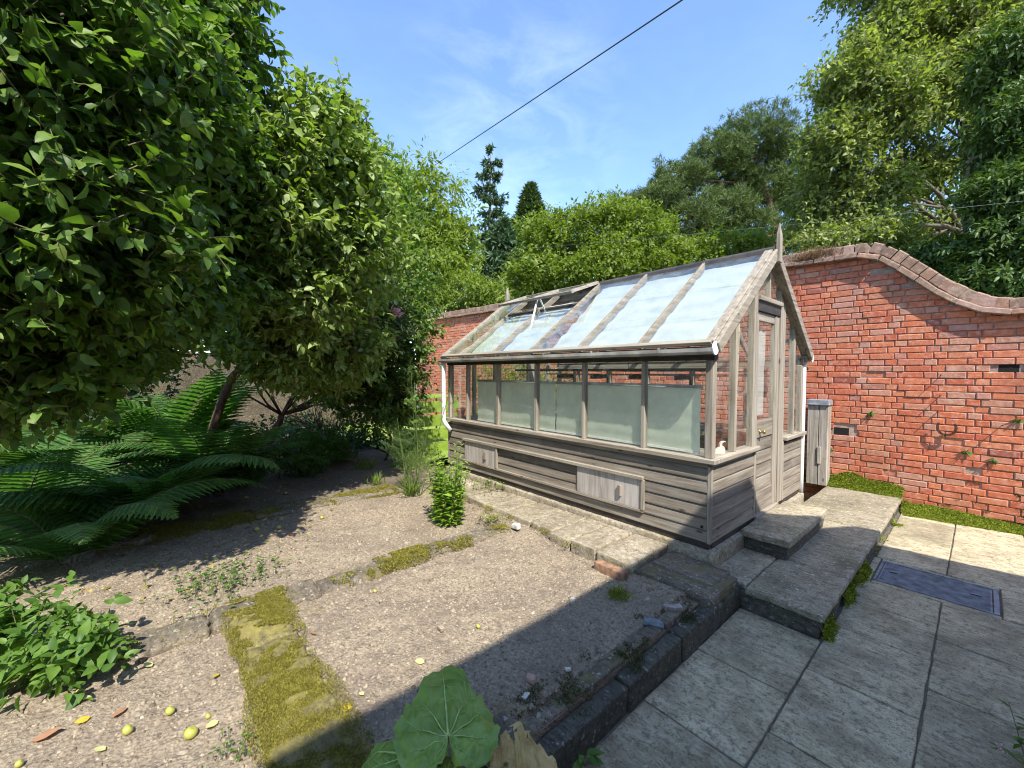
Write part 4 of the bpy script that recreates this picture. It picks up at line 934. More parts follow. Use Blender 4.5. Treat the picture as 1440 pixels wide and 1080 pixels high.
B_BROAD = [(11.68,-12.77,7.87,2.16,2.16,1.6),(10.55,-14.09,8.23,1.95,1.95,1.39),(12.34,-11.21,7.19,1.63,1.63,1.56),(13.05,-10.35,6.0,0.95,0.95,1.09),(9.62,-15.13,7.54,1.6,1.6,1.32),(10.34,-12.7,6.06,2.31,2.31,1.19),(8.91,-15.9,6.85,1.04,1.04,0.91),(11.85,-10.95,5.55,1.98,1.98,0.99)]
B_WSHRUB = [(10.8,-5.24,4.09,1.16,1.16,0.71),(10.21,-5.9,3.9,0.71,0.71,0.56),(11.02,-4.5,3.59,0.74,0.74,0.49),(11.24,-3.93,3.19,0.73,0.73,0.58)]
B_SMALL = [(8.44,-19.55,7.99,1.91,1.91,0.84),(7.19,-20.99,8.19,1.53,1.53,0.69),(9.43,-18.38,7.41,1.53,1.53,0.69)]
r1 = np.random.default_rng(21)
# near fruit trees on the left
T1 = [(1.42,3.48,2.73,0.52,0.52,0.58),(1.87,3.15,2.92,0.52,0.52,0.56),(2.27,2.81,3.72,0.37,0.37,0.44),(1.63,3.36,2.14,0.52,0.52,0.52),(2.44,2.89,2.74,0.53,0.53,0.56),(1.91,3.55,1.64,0.48,0.48,0.33),(2.36,3.15,1.79,0.52,0.52,0.42),(2.68,2.73,2.17,0.42,0.42,0.5),(2.71,2.72,3.34,0.31,0.31,0.31),(2.03,3.97,2.2,0.66,0.66,0.83),(2.28,3.11,4.04,0.5,0.5,0.41),(2.25,3.66,1.19,0.44,0.44,0.24),(2.71,3.41,1.47,0.54,0.54,0.24)]
tree('quince_tree', 'nearest leafy fruit tree leaning in from the left edge with large round leaves', 'tree', (3.6, 5.0, -.2), T1, 5000, .36, 10, .09, 'quince', r1, .11, .6, shell=.35, cull=.35, up=.2, lump=.25, trunk_top=(2.8, 4.4, 1.6))
T2 = [(2.55,2.09,3.2,0.52,0.52,0.46),(2.72,1.67,3.04,0.41,0.41,0.42),(2.59,2.3,2.65,0.5,0.5,0.53),(2.88,1.73,2.51,0.59,0.59,0.63),(2.73,2.45,3.09,0.33,0.33,0.36),(2.85,2.02,2.02,0.56,0.56,0.53),(3.24,1.22,2.7,0.4,0.4,0.6),(3.22,2.45,2.08,0.4,0.4,0.53),(3.84,1.02,2.29,0.32,0.32,0.41),(3.33,2.14,1.57,0.39,0.39,0.32),(2.63,1.86,3.57,0.32,0.32,0.23),(3.6,1.38,1.63,0.54,0.54,0.5),(3.8,1.85,3.05,0.96,0.96,0.96),(3.79,2.45,2.89,0.51,0.51,0.73),(3.75,2.15,1.9,0.46,0.46,0.38),(4.02,1.57,1.29,0.52,0.52,0.35),(3.53,2.07,1.4,0.41,0.41,0.3),(3.85,2.43,1.62,0.37,0.37,0.3)]
tree('apple_tree', 'smaller sunlit fruit tree with upright shoots behind the nearest tree', 'tree', (4.75, 2.5, -.2), T2, 3800, .34, 10, .088, 'quince2', r1, .055, .55, barkm='stick', shell=.4, cull=.4, up=.35, lump=.25, trunk_top=(4.0, 2.25, 1.5), extra=True)
T3 = [(4.59,0.61,3.6,0.63,0.63,0.84),(4.5,1.15,2.47,0.68,0.68,0.78),(4.55,0.3,2.6,0.54,0.54,0.86),(5.01,0.55,1.86,0.78,0.78,0.67),(4.39,0.14,1.85,0.43,0.43,0.65),(5.24,1.42,1.82,0.63,0.63,0.42),(4.89,0.14,1.08,0.52,0.52,0.69),(5.66,0.43,0.82,0.61,0.61,0.61),(6.38,1.96,2.2,1.02,1.02,0.68),(7.13,2.81,2.31,1.02,1.02,0.68),(7.87,3.67,2.42,1.02,1.02,0.68),(4.95,1.12,1.2,0.52,0.52,0.47),(4.62,0.44,0.87,0.43,0.43,0.49),(5.74,1.69,2.05,0.65,0.65,0.49)]
tree('leaning_tree', 'dark multi stemmed shrub tree against the cream wall behind the ferns', 'tree', (7.4, 1.6, -.25), T3, 3600, .36, 10, .085, 'quince', r1, .07, .35, barkm='stick', shell=.4, cull=.5, limb_r=.28)
# second trunk seen against the wall
RB = [(3.88, 0.77, 1.94, 0.3, 0.3, 0.28), (4.21, 0.62, 2.0, 0.42, 0.35, 0.35), (5.05, .25, 1.3, .55, .5, .75), (5.35, .1, 1.9, .5, .5, .55), (4.9, .55, 1.9, .5, .5, .45), (5.6, .0, .9, .45, .4, .5), (5.5, .7, 1.5, .7, .6, .8)]
rs = tree('rose_bush', 'tall dark rose bush with pale pink blooms near the far corner of the greenhouse', 'rose bush', (5.2, .3, -.2), RB, 2200, .3, 10, .055, 'rose', r1, .025, .5, barkm='stick', shell=.45, cull=.6, group=None)
for (x, y, z, s) in [(3.38, 0.88, 1.98, 0.065), (3.52, 1.12, 1.9, 0.05), (3.45, 0.9, 1.66, 0.04)]:
    n = 46; d = rdir(r1, n); d[:, 2] *= .8; d = nrm(d); lv = place(SIMPLE, np.array([x, y, z]) + d * s * .35, d + [0, 0, .5], -d, s * 1.0, s * 1.5); npobj('bloom', lv[0], lv[1], M['petal'], rs)
# distant trees
r2 = np.random.default_rng(5)
tree('walnut_tree', 'broad yellow green walnut tree rising behind the far corner of the garden walls', 'tree', (14.0, -4.4, -.5), B_WALNUT, 5200, .8, 10, .24, 'walnut', r2, .28, .5, shell=.5, cull=.6, up=-.1, tpl=LANCE2, twigs=False, lump=.5, rand=.9)
tree('maple_tree', 'wide light green tree behind the middle of the brick wall', 'tree', (11.3, -12.9, -.5), B_BROAD, 5600, .8, 9, .24, 'broad', r2, .3, .5, shell=.55, cull=.62, up=.4, tpl=SIMPLE, twigs=False, lump=.6, rand=1.0)
tree('wall_shrub', 'low rounded light green shrub topping the far brick wall coping', 'shrub', (11.0, -5.0, -.5), B_WSHRUB, 1300, .5, 9, .16, 'walnut', r2, .08, .5, shell=.5, up=.1, tpl=LANCE2, twigs=False)
tree('hazel_tree', 'small green tree in front of the pine trunk behind the greenhouse ridge', 'tree', (8.4, -19.6, -.5), B_SMALL + [(9.0, -19, 6, 2.2, 2.2, 2.5), (7.2, -21, 6.4, 2, 2, 2.4)], 2400, .8, 9, .24, 'broad', r2, .15, .5, shell=.5, tpl=SIMPLE, twigs=False)
tree('lime_tree', 'very tall airy lime tree rising out of the photo above the curved wall', 'tree', (-.9, -19.5, -.5), B_LIME, 11000, .9, 9, .21, 'lime_tree', r2, .26, .62, shell=.25, cull=.2, up=.1, tpl=SIMPLE, lump=.4, trunk_top=(-.7, -19.2, 6.5), limb_r=.3)
tree('chestnut_tree', 'dark heavy leaved chestnut tree at the right edge above the low part of the wall', 'tree', (-1.6, -15.2, -.5), B_CHEST, 7000, .6, 10, .2, 'chestnut', r2, .26, .5, shell=.4, cull=.5, up=-.1, tpl=LANCE2, limb_r=.3, twigs=False, lump=.3)
tree('boundary_laurel', 'dark evergreen boundary shrubbery in the shade behind the fruit trees', 'shrub', (8.0, 6.2, -.4), [(6.8, 5.0, .8, .9, .8, 1.1), (5.8, 5.0, .7, .8, .7, 1.0), (8.0, 3.6, .7, .9, .8, 1.0), (4.4, 6.6, 1.0, 1.4, .9, 1.4), (4.5, 7.2, 1.2, 1.8, 1.0, 1.6), (7.2, 6.6, 1.3, 1.8, 1.1, 1.7), (9.6, 5.4, 1.4, 1.5, 1.3, 1.8), (2.4, 7.0, 1.2, 1.6, 1.0, 1.8)], 3400, .5, 9, .13, 'rose', r2, .06, .4, shell=.6)
# pine
def pine():
    root = thing('scots_pine', 'large dark blue green pine behind the greenhouse ridge and finial', 'tree', (7.3, -28.8, -.5)); mb = MB()
    tr = limb(mb, (7.3, -28.6, -1), (7.9, -28.2, 10.5), .5, .34, r2, .02, 9); tr2 = limb(mb, (7.9, -28.2, 10.5), (9.0, -27, 16), .3, .12, r2, .04)
    for b in B_PINE:
        a = (tr if b[2] < 13 else tr2)[r2.integers(2, 7)]; Pm = limb(mb, a, np.array(b[:3]) - [0, 0, b[5] * .4], .10, .035, r2, .08)
        for _ in range(5): q = Pm[r2.integers(2, len(Pm))]; limb(mb, q, np.array(b[:3]) + rdir(r2, 1)[0] * np.array(b[3:6]) * .45, .05, .02, r2, .12, 5, 4)
    obj('trunk', mb, M['pinebark'], root, True)
    P_, o = blob_pts(r2, B_PINE, 9500, .3, .3, .45); n = len(P_); k = 20
    d = nrm(rdir(r2, n * k) + np.repeat(nrm(o + [0, 0, .9]), k, 0) * .9)
    lv = place(BLADE, np.repeat(P_, k, 0) + r2.normal(0, .07, (n * k, 3)), d, rdir(r2, n * k), r2.uniform(.2, .38, n * k), .035)
    npobj('crown', lv[0], lv[1], M['needle'], root)
pine()
def conifer(name, label, base, H, z0, rad, tiers, nb, mat, open_, seed, taper=1.0, bl=.5):
    rr_ = np.random.default_rng(seed); root = thing(name, label, 'tree', base); b = np.array(base, float); mb = MB()
    mb.tube([b - [0, 0, .5], b + [0, 0, H * .6], b + [0, 0, H]], [.35, .2, .03], 7)
    A = []; Bv = []; PP = []; DD = []
    for i in range(tiers):
        f = i / (tiers - 1); z = z0 + (H - z0) * f; rm = rad * ((1 - f) ** taper) + .12 * rad * .3
        for j in range(nb):
            a = rr_.uniform(0, 6.28); L = rm * rr_.uniform(.55, 1.15)
            if open_ and rr_.random() < .25: continue
            st = b + [0, 0, z + rr_.uniform(-.3, .3)]; en = st + np.array([math.cos(a) * L, math.sin(a) * L, -.18 * L + .1]); A.append(st); Bv.append(en)
            m = int((8 if open_ else 16) + (15 if open_ else 26) * L); t_ = rr_.uniform(.2, 1.05, m)[:, None]; q = st + (en - st) * t_ + rr_.normal(0, .10 + .04 * L, (m, 3)) * [1, 1, .8]; PP.append(q)
            dd = (en - st) / np.linalg.norm(en - st); DD.append(np.tile(dd, (m, 1)))
    sv = sticks(np.array(A), np.array(Bv), .06, .02); PP = np.concatenate(PP); DD = np.concatenate(DD); k = 5; n = len(PP)
    d = nrm(np.repeat(DD, k, 0) * .7 + rdir(rr_, n * k) * .9 + [0, 0, -.15])
    lv = place(BLADE, np.repeat(PP, k, 0), d, rdir(rr_, n * k), rr_.uniform(.5, 1., n * k) * bl, bl * .28)
    obj('trunk', mb, M['pinebark'], root, True); npobj('branches', sv[0], sv[1], M['pinebark'], root); npobj('crown', lv[0], lv[1], M[mat], root)
conifer('douglas_fir', 'tall thin sparse conifer spire standing highest behind the walnut tree', (30.6, -21.7, 0), 22.9, 6, 2.7, 15, 7, 'fir', True, 4, .45, .55)
conifer('spruce_tree', 'dense cone shaped spruce between the thin spire and the wide green tree', (31.8, -28.3, 0), 21.4, 4, 4.6, 34, 26, 'spruce', False, 6, .75, .8)
conifer('cypress_tree', 'dark blue green conifer below the thin spire behind the walnut tree', (26.5, -20.0, 0), 14.0, 2, 3.4, 24, 18, 'fir', False, 8, .5, .8)
# cables
def wire(name, label, pts, r_):
    t_ = np.linspace(0, 1, 24)[:, None]; a, b = np.array(pts[0]), np.array(pts[1]); q = a + (b - a) * t_; q[:, 2] -= pts[2] * 4 * (t_ * (1 - t_))[:, 0]
    tag(obj(name, MB().tube(q, r_, 6), M['rubber'] if 'black' in label else M['zinc'], smooth=True), label, 'cable')
wire('overhead_cable', 'black overhead cable slanting across the blue sky', ((-2.43, -3.02, 6.78), (17.3, -6.38, 10.57), 0), .013)
wire('thin_wire', 'thin pale wire running level in front of the trees behind the wall', ((-4.6, -12.3, 4.95), (14.2, -7.6, 6.7), .1), .0016)

# ------------------------------------------------------------------ ferns
r3 = np.random.default_rng(9)
def frond(base, az, L, e0, e1, rng):
    m = 26; s = np.linspace(0, 1, m); e = e0 + (e1 - e0) * s ** 1.3
    st = np.stack([np.cos(e) * math.cos(az), np.cos(e) * math.sin(az), np.sin(e)], 1) * (L / (m - 1)); Pm = np.array(base) + np.concatenate([[[0, 0, 0]], np.cumsum(st[:-1], 0)])
    tg = nrm(st); lat = np.array([-math.sin(az), math.cos(az), 0]); lat = nrm(lat + rng.normal(0, .08, 3)); V = []; F = []; k = 0
    k2 = 25; si = np.linspace(.10, .985, k2)
    for q in si:
        c = np.array([np.interp(q, s, Pm[:, i]) for i in range(3)]); tt = nrm(np.array([np.interp(q, s, tg[:, i]) for i in range(3)])); nn = nrm(np.cross(tt, lat)); nn = nn if nn[2] > 0 else -nn
        lp = L * .27 * (math.sin(math.pi * min(1, (q * .9 + .09)) ** .85) ** .8) * rng.uniform(.92, 1.06)
        w = .95 * L / k2
        for sg in (-1, 1):
            d = nrm(lat * sg * .93 + tt * (.32 + .3 * q) - nn * .12); u = nrm(np.cross(nn, d)); nb = 8
            mid = [c + d * lp * j / nb - nn * (.12 * lp * (j / nb) ** 2) for j in range(nb + 1)]
            i0 = k; V += mid; k += nb + 1
            for s2 in (-1, 1):
                e0 = k
                for j in range(nb + 1):
                    x_ = j / nb; ww = w * .5 * (1 - x_ ** 2.2) * (1.12 if j % 2 else .78) * (.7 + .3 * min(1, x_ * 5))
                    V.append(mid[j] + u * s2 * ww + d * lp * (.05 if j % 2 else .0)); k += 1
                for j in range(nb): F += [(i0 + j, i0 + j + 1, e0 + j + 1), (i0 + j, e0 + j + 1, e0 + j)]
    return np.array(V), np.array(F), Pm
def fern(loc, label, n, L, azs=None, e=(1.32, -.25)):
    t = thing('fern', label, 'fern', loc, 'ferns at the foot of the fruit trees')
    for i in range(n):
        az = (2 * math.pi * i / n + r3.uniform(-.25, .25)) if azs is None else r3.uniform(*azs); e0 = r3.uniform(e[0] - .3, e[0] + .2)
        l_ = L * r3.uniform(.75, 1.1); b = np.array(loc) + [.05 * math.cos(az), .05 * math.sin(az), 0]
        V, F, Pm = frond(b, az, l_, e0, e[1] + r3.uniform(-.35, .3), r3); fo = npobj('frond', V, F, M['fern'], t)
        obj('midrib', MB().tube(Pm, np.linspace(.006, .0015, len(Pm)), 5), M['twig'], fo, True)
fern((4.5, 2.6, -.2), 'largest fern with tall arching fronds in front of the cream wall', 12, 1.55)
fern((3.9, 3.15, -.2), 'fern with fronds hanging low over the shaded soil in the middle of the fern bed', 11, 1.4, e=(1.2, -.5))
fern((3.25, 3.6, -.2), 'nearest fern at the left edge in deep shade', 10, 1.2, e=(1.15, -.6))
fern((4.65, 2.3, -.2), 'fern whose single long frond reaches out over the far mossy edging', 10, 1.0)
fern((5.2, 2.9, -.2), 'tall fern standing upright behind the others by the trunks', 11, 1.7, e=(1.4, .2))
fern((4.2, 4.0, -.2), 'fern deepest in the shade under the nearest tree', 11, 1.5)
fern((5.4, 3.8, -.2), 'fern at the back of the bed against the dark shrubs', 12, 1.5, e=(1.35, .0))

# ------------------------------------------------------------------ low plants
def clump(name, label, cat, blobs, n, slen, nl, size, mat, rng, tpl=OVATE, up=.6, group=None, stems=True, shell=.2):
    b0 = blobs[0]; root = thing(name, label, cat, (b0[0], b0[1], b0[2] - b0[5]), group); P_, o = blob_pts(rng, blobs, n, shell, .1, .3)
    lv, tw = shoots(rng, P_, o, slen, nl, size, up, .5, 1., tpl); parts = [(*lv, mat)]
    if stems:
        k = rng.choice(len(P_), min(len(P_), 60), replace=False); foot = np.stack([np.full(len(k), b0[0]), np.full(len(k), b0[1]), np.full(len(k), b0[2] - b0[5] - .03)], 1); foot[:, :2] += (P_[k][:, :2] - foot[:, :2]) * .35
        sv = sticks(foot, P_[k], .004, .002); parts.append((*sv, 'twig'))
    npmulti('foliage', parts, root); return root
clump('raspberry_plant', 'leafy bright green bramble low at the left by the near edging', 'plant', [(1.65, 3.52, .0, .26, .24, .16), (1.4, 3.42, -.03, .22, .2, .13), (1.85, 3.72, .03, .25, .2, .16)], 260, .10, 4, .068, 'rasp', r3, OVATE, .5)
clump('hydrangea', 'tall stemmed plant at the left edge with long pale green leaves', 'plant', [(1.95, 3.95, .12, .25, .2, .25), (1.62, 3.86, .05, .2, .12, .18)], 60, .2, 5, .11, 'rasp', r3, LANCE2, .7)
bu = thing('leafy_bush', 'bright lime green leafy perennial between the soil bed and concrete path', 'plant', (2.03, 1.0, ZS))
nst = 46; a = r3.uniform(0, 6.28, nst); rr_ = .10 * np.sqrt(r3.random(nst)); f0 = np.stack([2.03 + rr_ * np.cos(a), 1.0 + rr_ * np.sin(a), np.full(nst, -.2)], 1); hh = r3.uniform(.38, .68, nst)
tp = f0 + np.stack([np.cos(a) * .18 * hh * r3.uniform(.3, 1.3, nst), np.sin(a) * .18 * hh * r3.uniform(.3, 1.3, nst), hh], 1); tp[:3] = f0[:3] + [(-.02, -.12, .78), (.06, -.2, .74), (.15, -.1, .76)]
nlf = 30; tt = np.linspace(.08, 1., nlf)[None, :, None]; Q = f0[:, None] + (tp - f0)[:, None] * tt; aa = r3.uniform(0, 6.28, (nst, 1)) + np.arange(nlf)[None] * 2.4
Yd = np.stack([np.cos(aa), np.sin(aa), .35 + .5 * tt[..., 0] + 0 * aa], -1); lv = place(LANCE2, Q.reshape(-1, 3), Yd.reshape(-1, 3), np.tile([0, 0, 1.], (nst * nlf, 1)) + r3.normal(0, .2, (nst * nlf, 3)), (.085 * r3.uniform(.7, 1.2, (nst, nlf)) * (1.05 - .5 * tt[..., 0] ** 4)).ravel())
sv = sticks(f0, tp, .005, .002); npmulti('foliage', [(*lv, 'bush'), (*sv, 'twig')], bu)
# fennel
fe = thing('fennel_plant', 'tall wispy fennel with feathery leaves left of the downpipe', 'plant', (3.08, .82, ZS)); A = []; Bv = []
for i in range(9):
    b = np.array([3.08 + r3.normal(0, .05), .82 + r3.normal(0, .05), -.2]); e = b + [r3.normal(0, .12), r3.normal(0, .12), r3.uniform(.7, 1.5)]; A.append(b); Bv.append(e)
st = sticks(np.array(A), np.array(Bv), .007, .003); FA = []; FB = []
for a_, b_ in zip(A, Bv):
    for k in range(12):
        q = a_ + (b_ - a_) * r3.uniform(.12, 1.02); d = nrm(np.array([r3.normal(), r3.normal(), r3.uniform(.1, 1.2)])); L_ = r3.uniform(.1, .24); e = q + d * L_; FA.append(q); FB.append(e)
        for m in range(26): u = r3.uniform(.25, 1.05); p_ = q + d * L_ * u; FA.append(p_); FB.append(p_ + rdir(r3, 1)[0] * r3.uniform(.02, .07) + d * .02)
fv = sticks(np.array(FA), np.array(FB), .0011, .0006); npmulti('foliage', [(*st, 'fennel'), (*fv, 'fennel')], fe)
def tuft(name, label, cat, loc, n, h, spread, mat='grass', group=None, wid=.008):
    x = np.array(loc) + np.concatenate([r3.normal(0, spread, (n, 2)), np.zeros((n, 1))], 1); d = nrm(np.concatenate([r3.normal(0, .45, (n, 2)), np.ones((n, 1))], 1))
    lv = place(LANCE, x, d, np.cross(d, [0, 0, 1.]) + r3.normal(0, .4, (n, 3)), h * r3.uniform(.5, 1.2, n), wid * 4); o = npobj(name, lv[0], lv[1], M[mat]); return tag(o, label, cat, group)
tuft('grass_tuft', 'bright mossy grass tuft at the shadow edge by the foot of the path', 'grass tuft', (.21, .87, -.17), 260, .06, .035, 'mossg', wid=.004)
tuft('grass_tuft', 'spiky pale grass tuft at the foot of the fennel', 'grass tuft', (3.05, .86, -.18), 60, .28, .03)
tuft('grass_tuft', 'small green grass tuft on the end of the far edging', 'grass tuft', (3.75, .98, -.17), 70, .16, .05)
tuft('grass_tuft', 'low grassy clump beside the rose bush foot', 'grass tuft', (4.7, .75, -.2), 90, .22, .07)
# seedlings and weeds
def small(name, label, cat, x, y, z, n, s, mat, h=.05, sp=.04, tpl=OVATE):
    rt = thing(name, label, cat, (x, y, z)); a = r3.uniform(0, 6.28, n); f = np.tile([x, y, z - .01], (n, 1)) + np.concatenate([r3.normal(0, sp, (n, 2)), np.zeros((n, 1))], 1)
    t_ = f + np.stack([np.cos(a) * s * .3, np.sin(a) * s * .3, h * r3.uniform(.5, 1.2, n)], 1); lv = place(tpl, t_, np.stack([np.cos(a), np.sin(a), np.full(n, .25)], 1), np.tile([0, 0, 1.], (n, 1)), s * r3.uniform(.6, 1.1, n)); sv = sticks(f, t_, .0018, .001); npmulti('foliage', [(*lv, mat), (*sv, 'twig')], rt)
small('seedling', 'small green seedling growing from the paving joint below the bed wall', 'seedling', -.265, 1.79, -.33, 8, .06, 'rasp', .05, .006)
small('weed_patch', 'patch of low green weeds in the shade beyond the near edging', 'weeds', 2.05, 2.75, -.17, 240, .035, 'herb', .07, .16)
small('weed_patch', 'tiny weeds creeping at the left foot of the mossy strip', 'weeds', .55, 2.86, -.16, 60, .018, 'herb', .03, .05)
small('weed_patch', 'yellow green weeds by the foot of the lime green bush', 'weeds', 1.72, .72, -.13, 90, .03, 'mossg', .05, .06)
small('weed_patch', 'bright weeds against the base of the greenhouse by the far low vent', 'weeds', 2.55, .07, -.09, 160, .035, 'grass', .06, .14)
clump('herb_clump', 'light green herb clump between the ferns and the twiggy bare shrub', 'plant', [(4.95, 1.6, .1, .45, .4, .32), (5.3, 1.25, .1, .4, .35, .3), (5.5, .9, .0, .35, .3, .25)], 620, .16, 6, .06, 'herb', r3, OVATE, .7)
clump('ground_cover', 'dark green ground cover at the foot of the cream wall', 'plant', [(7.2, .3, .0, .8, .7, .3), (6.6, .0, -.02, .5, .5, .25), (8.2, .9, .05, .9, .8, .35)], 520, .2, 7, .08, 'rose', r3, OVATE, .5)
clump('grassy_border', 'yellow green low border plants between the rose bush and greenhouse end', 'plant', [(4.35, .25, -.1, .5, .3, .16), (4.7, -.15, -.1, .5, .4, .2)], 420, .12, 6, .045, 'grass', r3, LANCE2, .7)
clump('climbing_shrub', 'leafy shrub growing against the brick wall beyond the greenhouse end', 'shrub', [(5.3, -3.1, .9, .8, .4, 1.1), (6.5, -3.15, .8, .9, .4, 1.0), (4.3, -3.2, .6, .5, .3, .8)], 800, .3, 8, .07, 'walnut', r3, OVATE, .4)
# bare twiggy shrub
tb = thing('bare_shrub', 'leafless brown twiggy shrub in front of the cream wall', 'shrub', (7.1, .6, -.25)); A = []; Bv = []; R0 = []
for i in range(34):
    az = r3.uniform(0, 6.28); q = np.array([7.1, .6, -.3]) + r3.normal(0, .05, 3) * [1, 1, 0]; d = nrm(np.array([math.cos(az) * .45, math.sin(az) * .45, 1])); r_ = .013
    for s_ in range(5):
        e = q + d * r3.uniform(.18, .3); A.append(q); Bv.append(e); R0.append(r_)
        if r3.random() < .8: d2 = nrm(d + r3.normal(0, .45, 3)); A.append(e); Bv.append(e + d2 * r3.uniform(.15, .35)); R0.append(r_ * .5)
        q = e; d = nrm(d + r3.normal(0, .2, 3)); r_ *= .78
sv = sticks(np.array(A), np.array(Bv), np.array(R0), np.array(R0) * .8); npobj('stems', sv[0], sv[1], M['stick'], tb)
# red valerian at the right edge
vl = thing('valerian', 'weedy pink flowered valerian at the right edge of the paving', 'plant', (-1.5, .42, ZP)); n = 14
f = np.tile([-1.5, .42, ZP], (n, 1)) + r3.normal(0, .03, (n, 3)) * [1, 1, 0]; tpv = f + np.stack([r3.normal(.0, .05, n), r3.normal(-.02, .06, n), r3.uniform(.1, .22, n)], 1); sv = sticks(f, tpv, .0025, .0015)
Q = f[:, None] + (tpv - f)[:, None] * np.linspace(.2, .9, 7)[None, :, None]; lv = place(LANCE2, Q.reshape(-1, 3), np.concatenate([r3.normal(0, 1, (n * 7, 2)), np.full((n * 7, 1), .3)], 1), np.tile([0, 0, 1.], (n * 7, 1)), .05); k = 20; l2 = place(TRI, np.repeat(tpv[:6], k, 0) + r3.normal(0, .007, (6 * k, 3)), rdir(r3, 6 * k), rdir(r3, 6 * k), .01, .009); npmulti('foliage', [(*lv, 'herb'), (*sv, 'twig'), (*l2, 'petal')], vl)
# wall plants and dry coping plant
for x, z, lab in ((-.40, .79, 'small fern sprouting from the brick wall right of the boxed post'), (.02, .29, 'tiny wall plant just above the moss right of the boxed post'), (-1.4, .36, 'wall plant low on the brick wall below the right hand nail'), (-1.55, .80, 'small wall weed at the right edge of the brick wall'), (-1.2, .42, 'pale wall plant under the horseshoe to its right')):
    rt = thing('wall_plant', lab, 'wall plant', (x, YW, z), 'small plants in the wall joints'); n = 16; d = nrm(np.stack([r3.normal(0, .6, n), np.ones(n) * .6, r3.normal(-.1, .5, n)], 1)); lv = place(LANCE2, np.tile([x, YW - .005, z], (n, 1)), d, np.tile([0, .6, 1.], (n, 1)), r3.uniform(.03, .07, n)); npobj('leaves', lv[0], lv[1], M['herb'], rt)
rt = thing('coping_plant', 'dry brown stonecrop tuft growing on the wall coping beside the finial', 'plant', (.22, YW + .02, 2.93)); n = 900; p_ = np.stack([r3.normal(.22, .13, n), r3.normal(YW + .02, .05, n), 2.80 + np.abs(r3.normal(0, .05, n))], 1)
lv = place(LANCE, p_, np.stack([r3.normal(0, .5, n), r3.normal(.25, .5, n), np.ones(n) * .8], 1), rdir(r3, n), r3.uniform(.05, .12, n), .022); npobj('stems', lv[0], lv[1], M['dry'], rt)
# ------------------------------------------------------------------ moss
def moss(name, pts, s0, s1, mat, lean=.6):
    n = len(pts); d = nrm(np.concatenate([r3.normal(0, lean, (n, 2)), np.ones((n, 1))], 1)); lv = place(TRI, pts, d, rdir(r3, n), r3.uniform(s0, s1, n), s1 * .5); return tag(npobj(name, lv[0], lv[1], M[mat]), kind='stuff')
def patchy(x, y, f, thr, sd=0): return vnoise(np.stack([x, y, np.full(len(x), sd)], 1), f) + .5 * vnoise(np.stack([x, y, np.full(len(x), sd + 9)], 1), f * 2.7) + .35 * vnoise(np.stack([x, y, np.full(len(x), sd + 5)], 1), f * 8) > thr + np.abs(r3.normal(0, .3, len(x)))
n = 110000; x = r3.uniform(.0, 1.66, n); y = r3.normal(2.66, .11, n); k = patchy(x, y, 7, -.5) & (np.abs(y - 2.66) < .17 + .03 * vnoise(np.stack([x, x * 0, x * 0], 1), 9)); x, y = x[k], y[k]
moss('path_moss', np.stack([x, y, -.122 + .004 * vnoise(np.stack([x, y, x * 0], 1), 12)], 1), .003, .009, 'moss')
n = 26000; x = r3.uniform(-1.75, .3, n); w_ = r3.random(n) ** 1.3; hgt = np.interp(x, [-1.7, -1.3, -.8, -.3, .0, .3], [.02, .05, .09, .16, .15, .10]) * (1 + .4 * vnoise(np.stack([x, x * 0, x * 0], 1), 5)); y = YW + .01 + w_ * np.interp(x, [-1.7, -.75, -.69, .3], [.22, .38, .17, .2]); z = np.where(x > -.71, ZB, ZP) + hgt * (1 - w_) ** 1.4
moss('wall_foot_moss', np.stack([x, y, z], 1), .008, .026, 'mossg', 1.0)
n = 40000; x = r3.uniform(-1.75, .0, n); z = -.33 + .62 * r3.random(n) ** 1.7; jn = np.abs(((z + .42) / .075 + .06) % 1 - .0); jn = np.minimum(jn, 1 - jn); k = (vnoise(np.stack([x, z, x * 0], 1), 4) + .6 * vnoise(np.stack([x, z, x * 0 + 4], 1), 14) > -.1 + 1.5 * (z + .2) + r3.random(n) * .5 + jn * 1.6); x, z = x[k], z[k]
moss('brick_moss', np.stack([x, np.full(len(x), YW - .008) + r3.random(len(x)) * .012, z], 1), .006, .015, 'mossdark', 1.4)
n = 12000; y = r3.uniform(-3.3, .08, n); x = -.70 - np.abs(r3.normal(0, .02, n)) * (1 + .8 * (y < -1.5)); k = patchy(x, y, 5, .0, 3); x, y = x[k], y[k]; moss('landing_edge_moss', np.stack([x, y, ZP + r3.random(len(x)) * .08 * np.exp(-((x + .70) / .02) ** 2)], 1), .008, .022, 'mossg', 1.0)
n = 40000; y = r3.uniform(.08, 2.1, n); x = r3.uniform(-.24, .02, n); k = patchy(x, y, 7, .12, 5); x, y = x[k], y[k]; moss('kerb_moss', np.stack([x, y, np.interp(x, [-.25, -.17, -.155, -.08, .03], [-.2, -.195, -.166, -.163, -.158])], 1), .004, .009, 'mossdark', .9)
for nm, x0, x1, y0, y1, zz, th in (('front_edging_moss', 1.44, 1.72, .7, 3.5, -.118, .22), ('far_edging_moss', 3.25, 3.65, .9, 3.5, -.135, -.05)):
    n = 70000; x = r3.uniform(x0, x1, n); y = r3.uniform(y0, y1, n); k = patchy(x, y, 6, th, 8); x, y = x[k], y[k]; c = 2 * (x - x0) / (x1 - x0) - 1; moss(nm, np.stack([x, y, zz - .05 * np.abs(c) ** 4], 1), .005, .015, 'moss', .9)
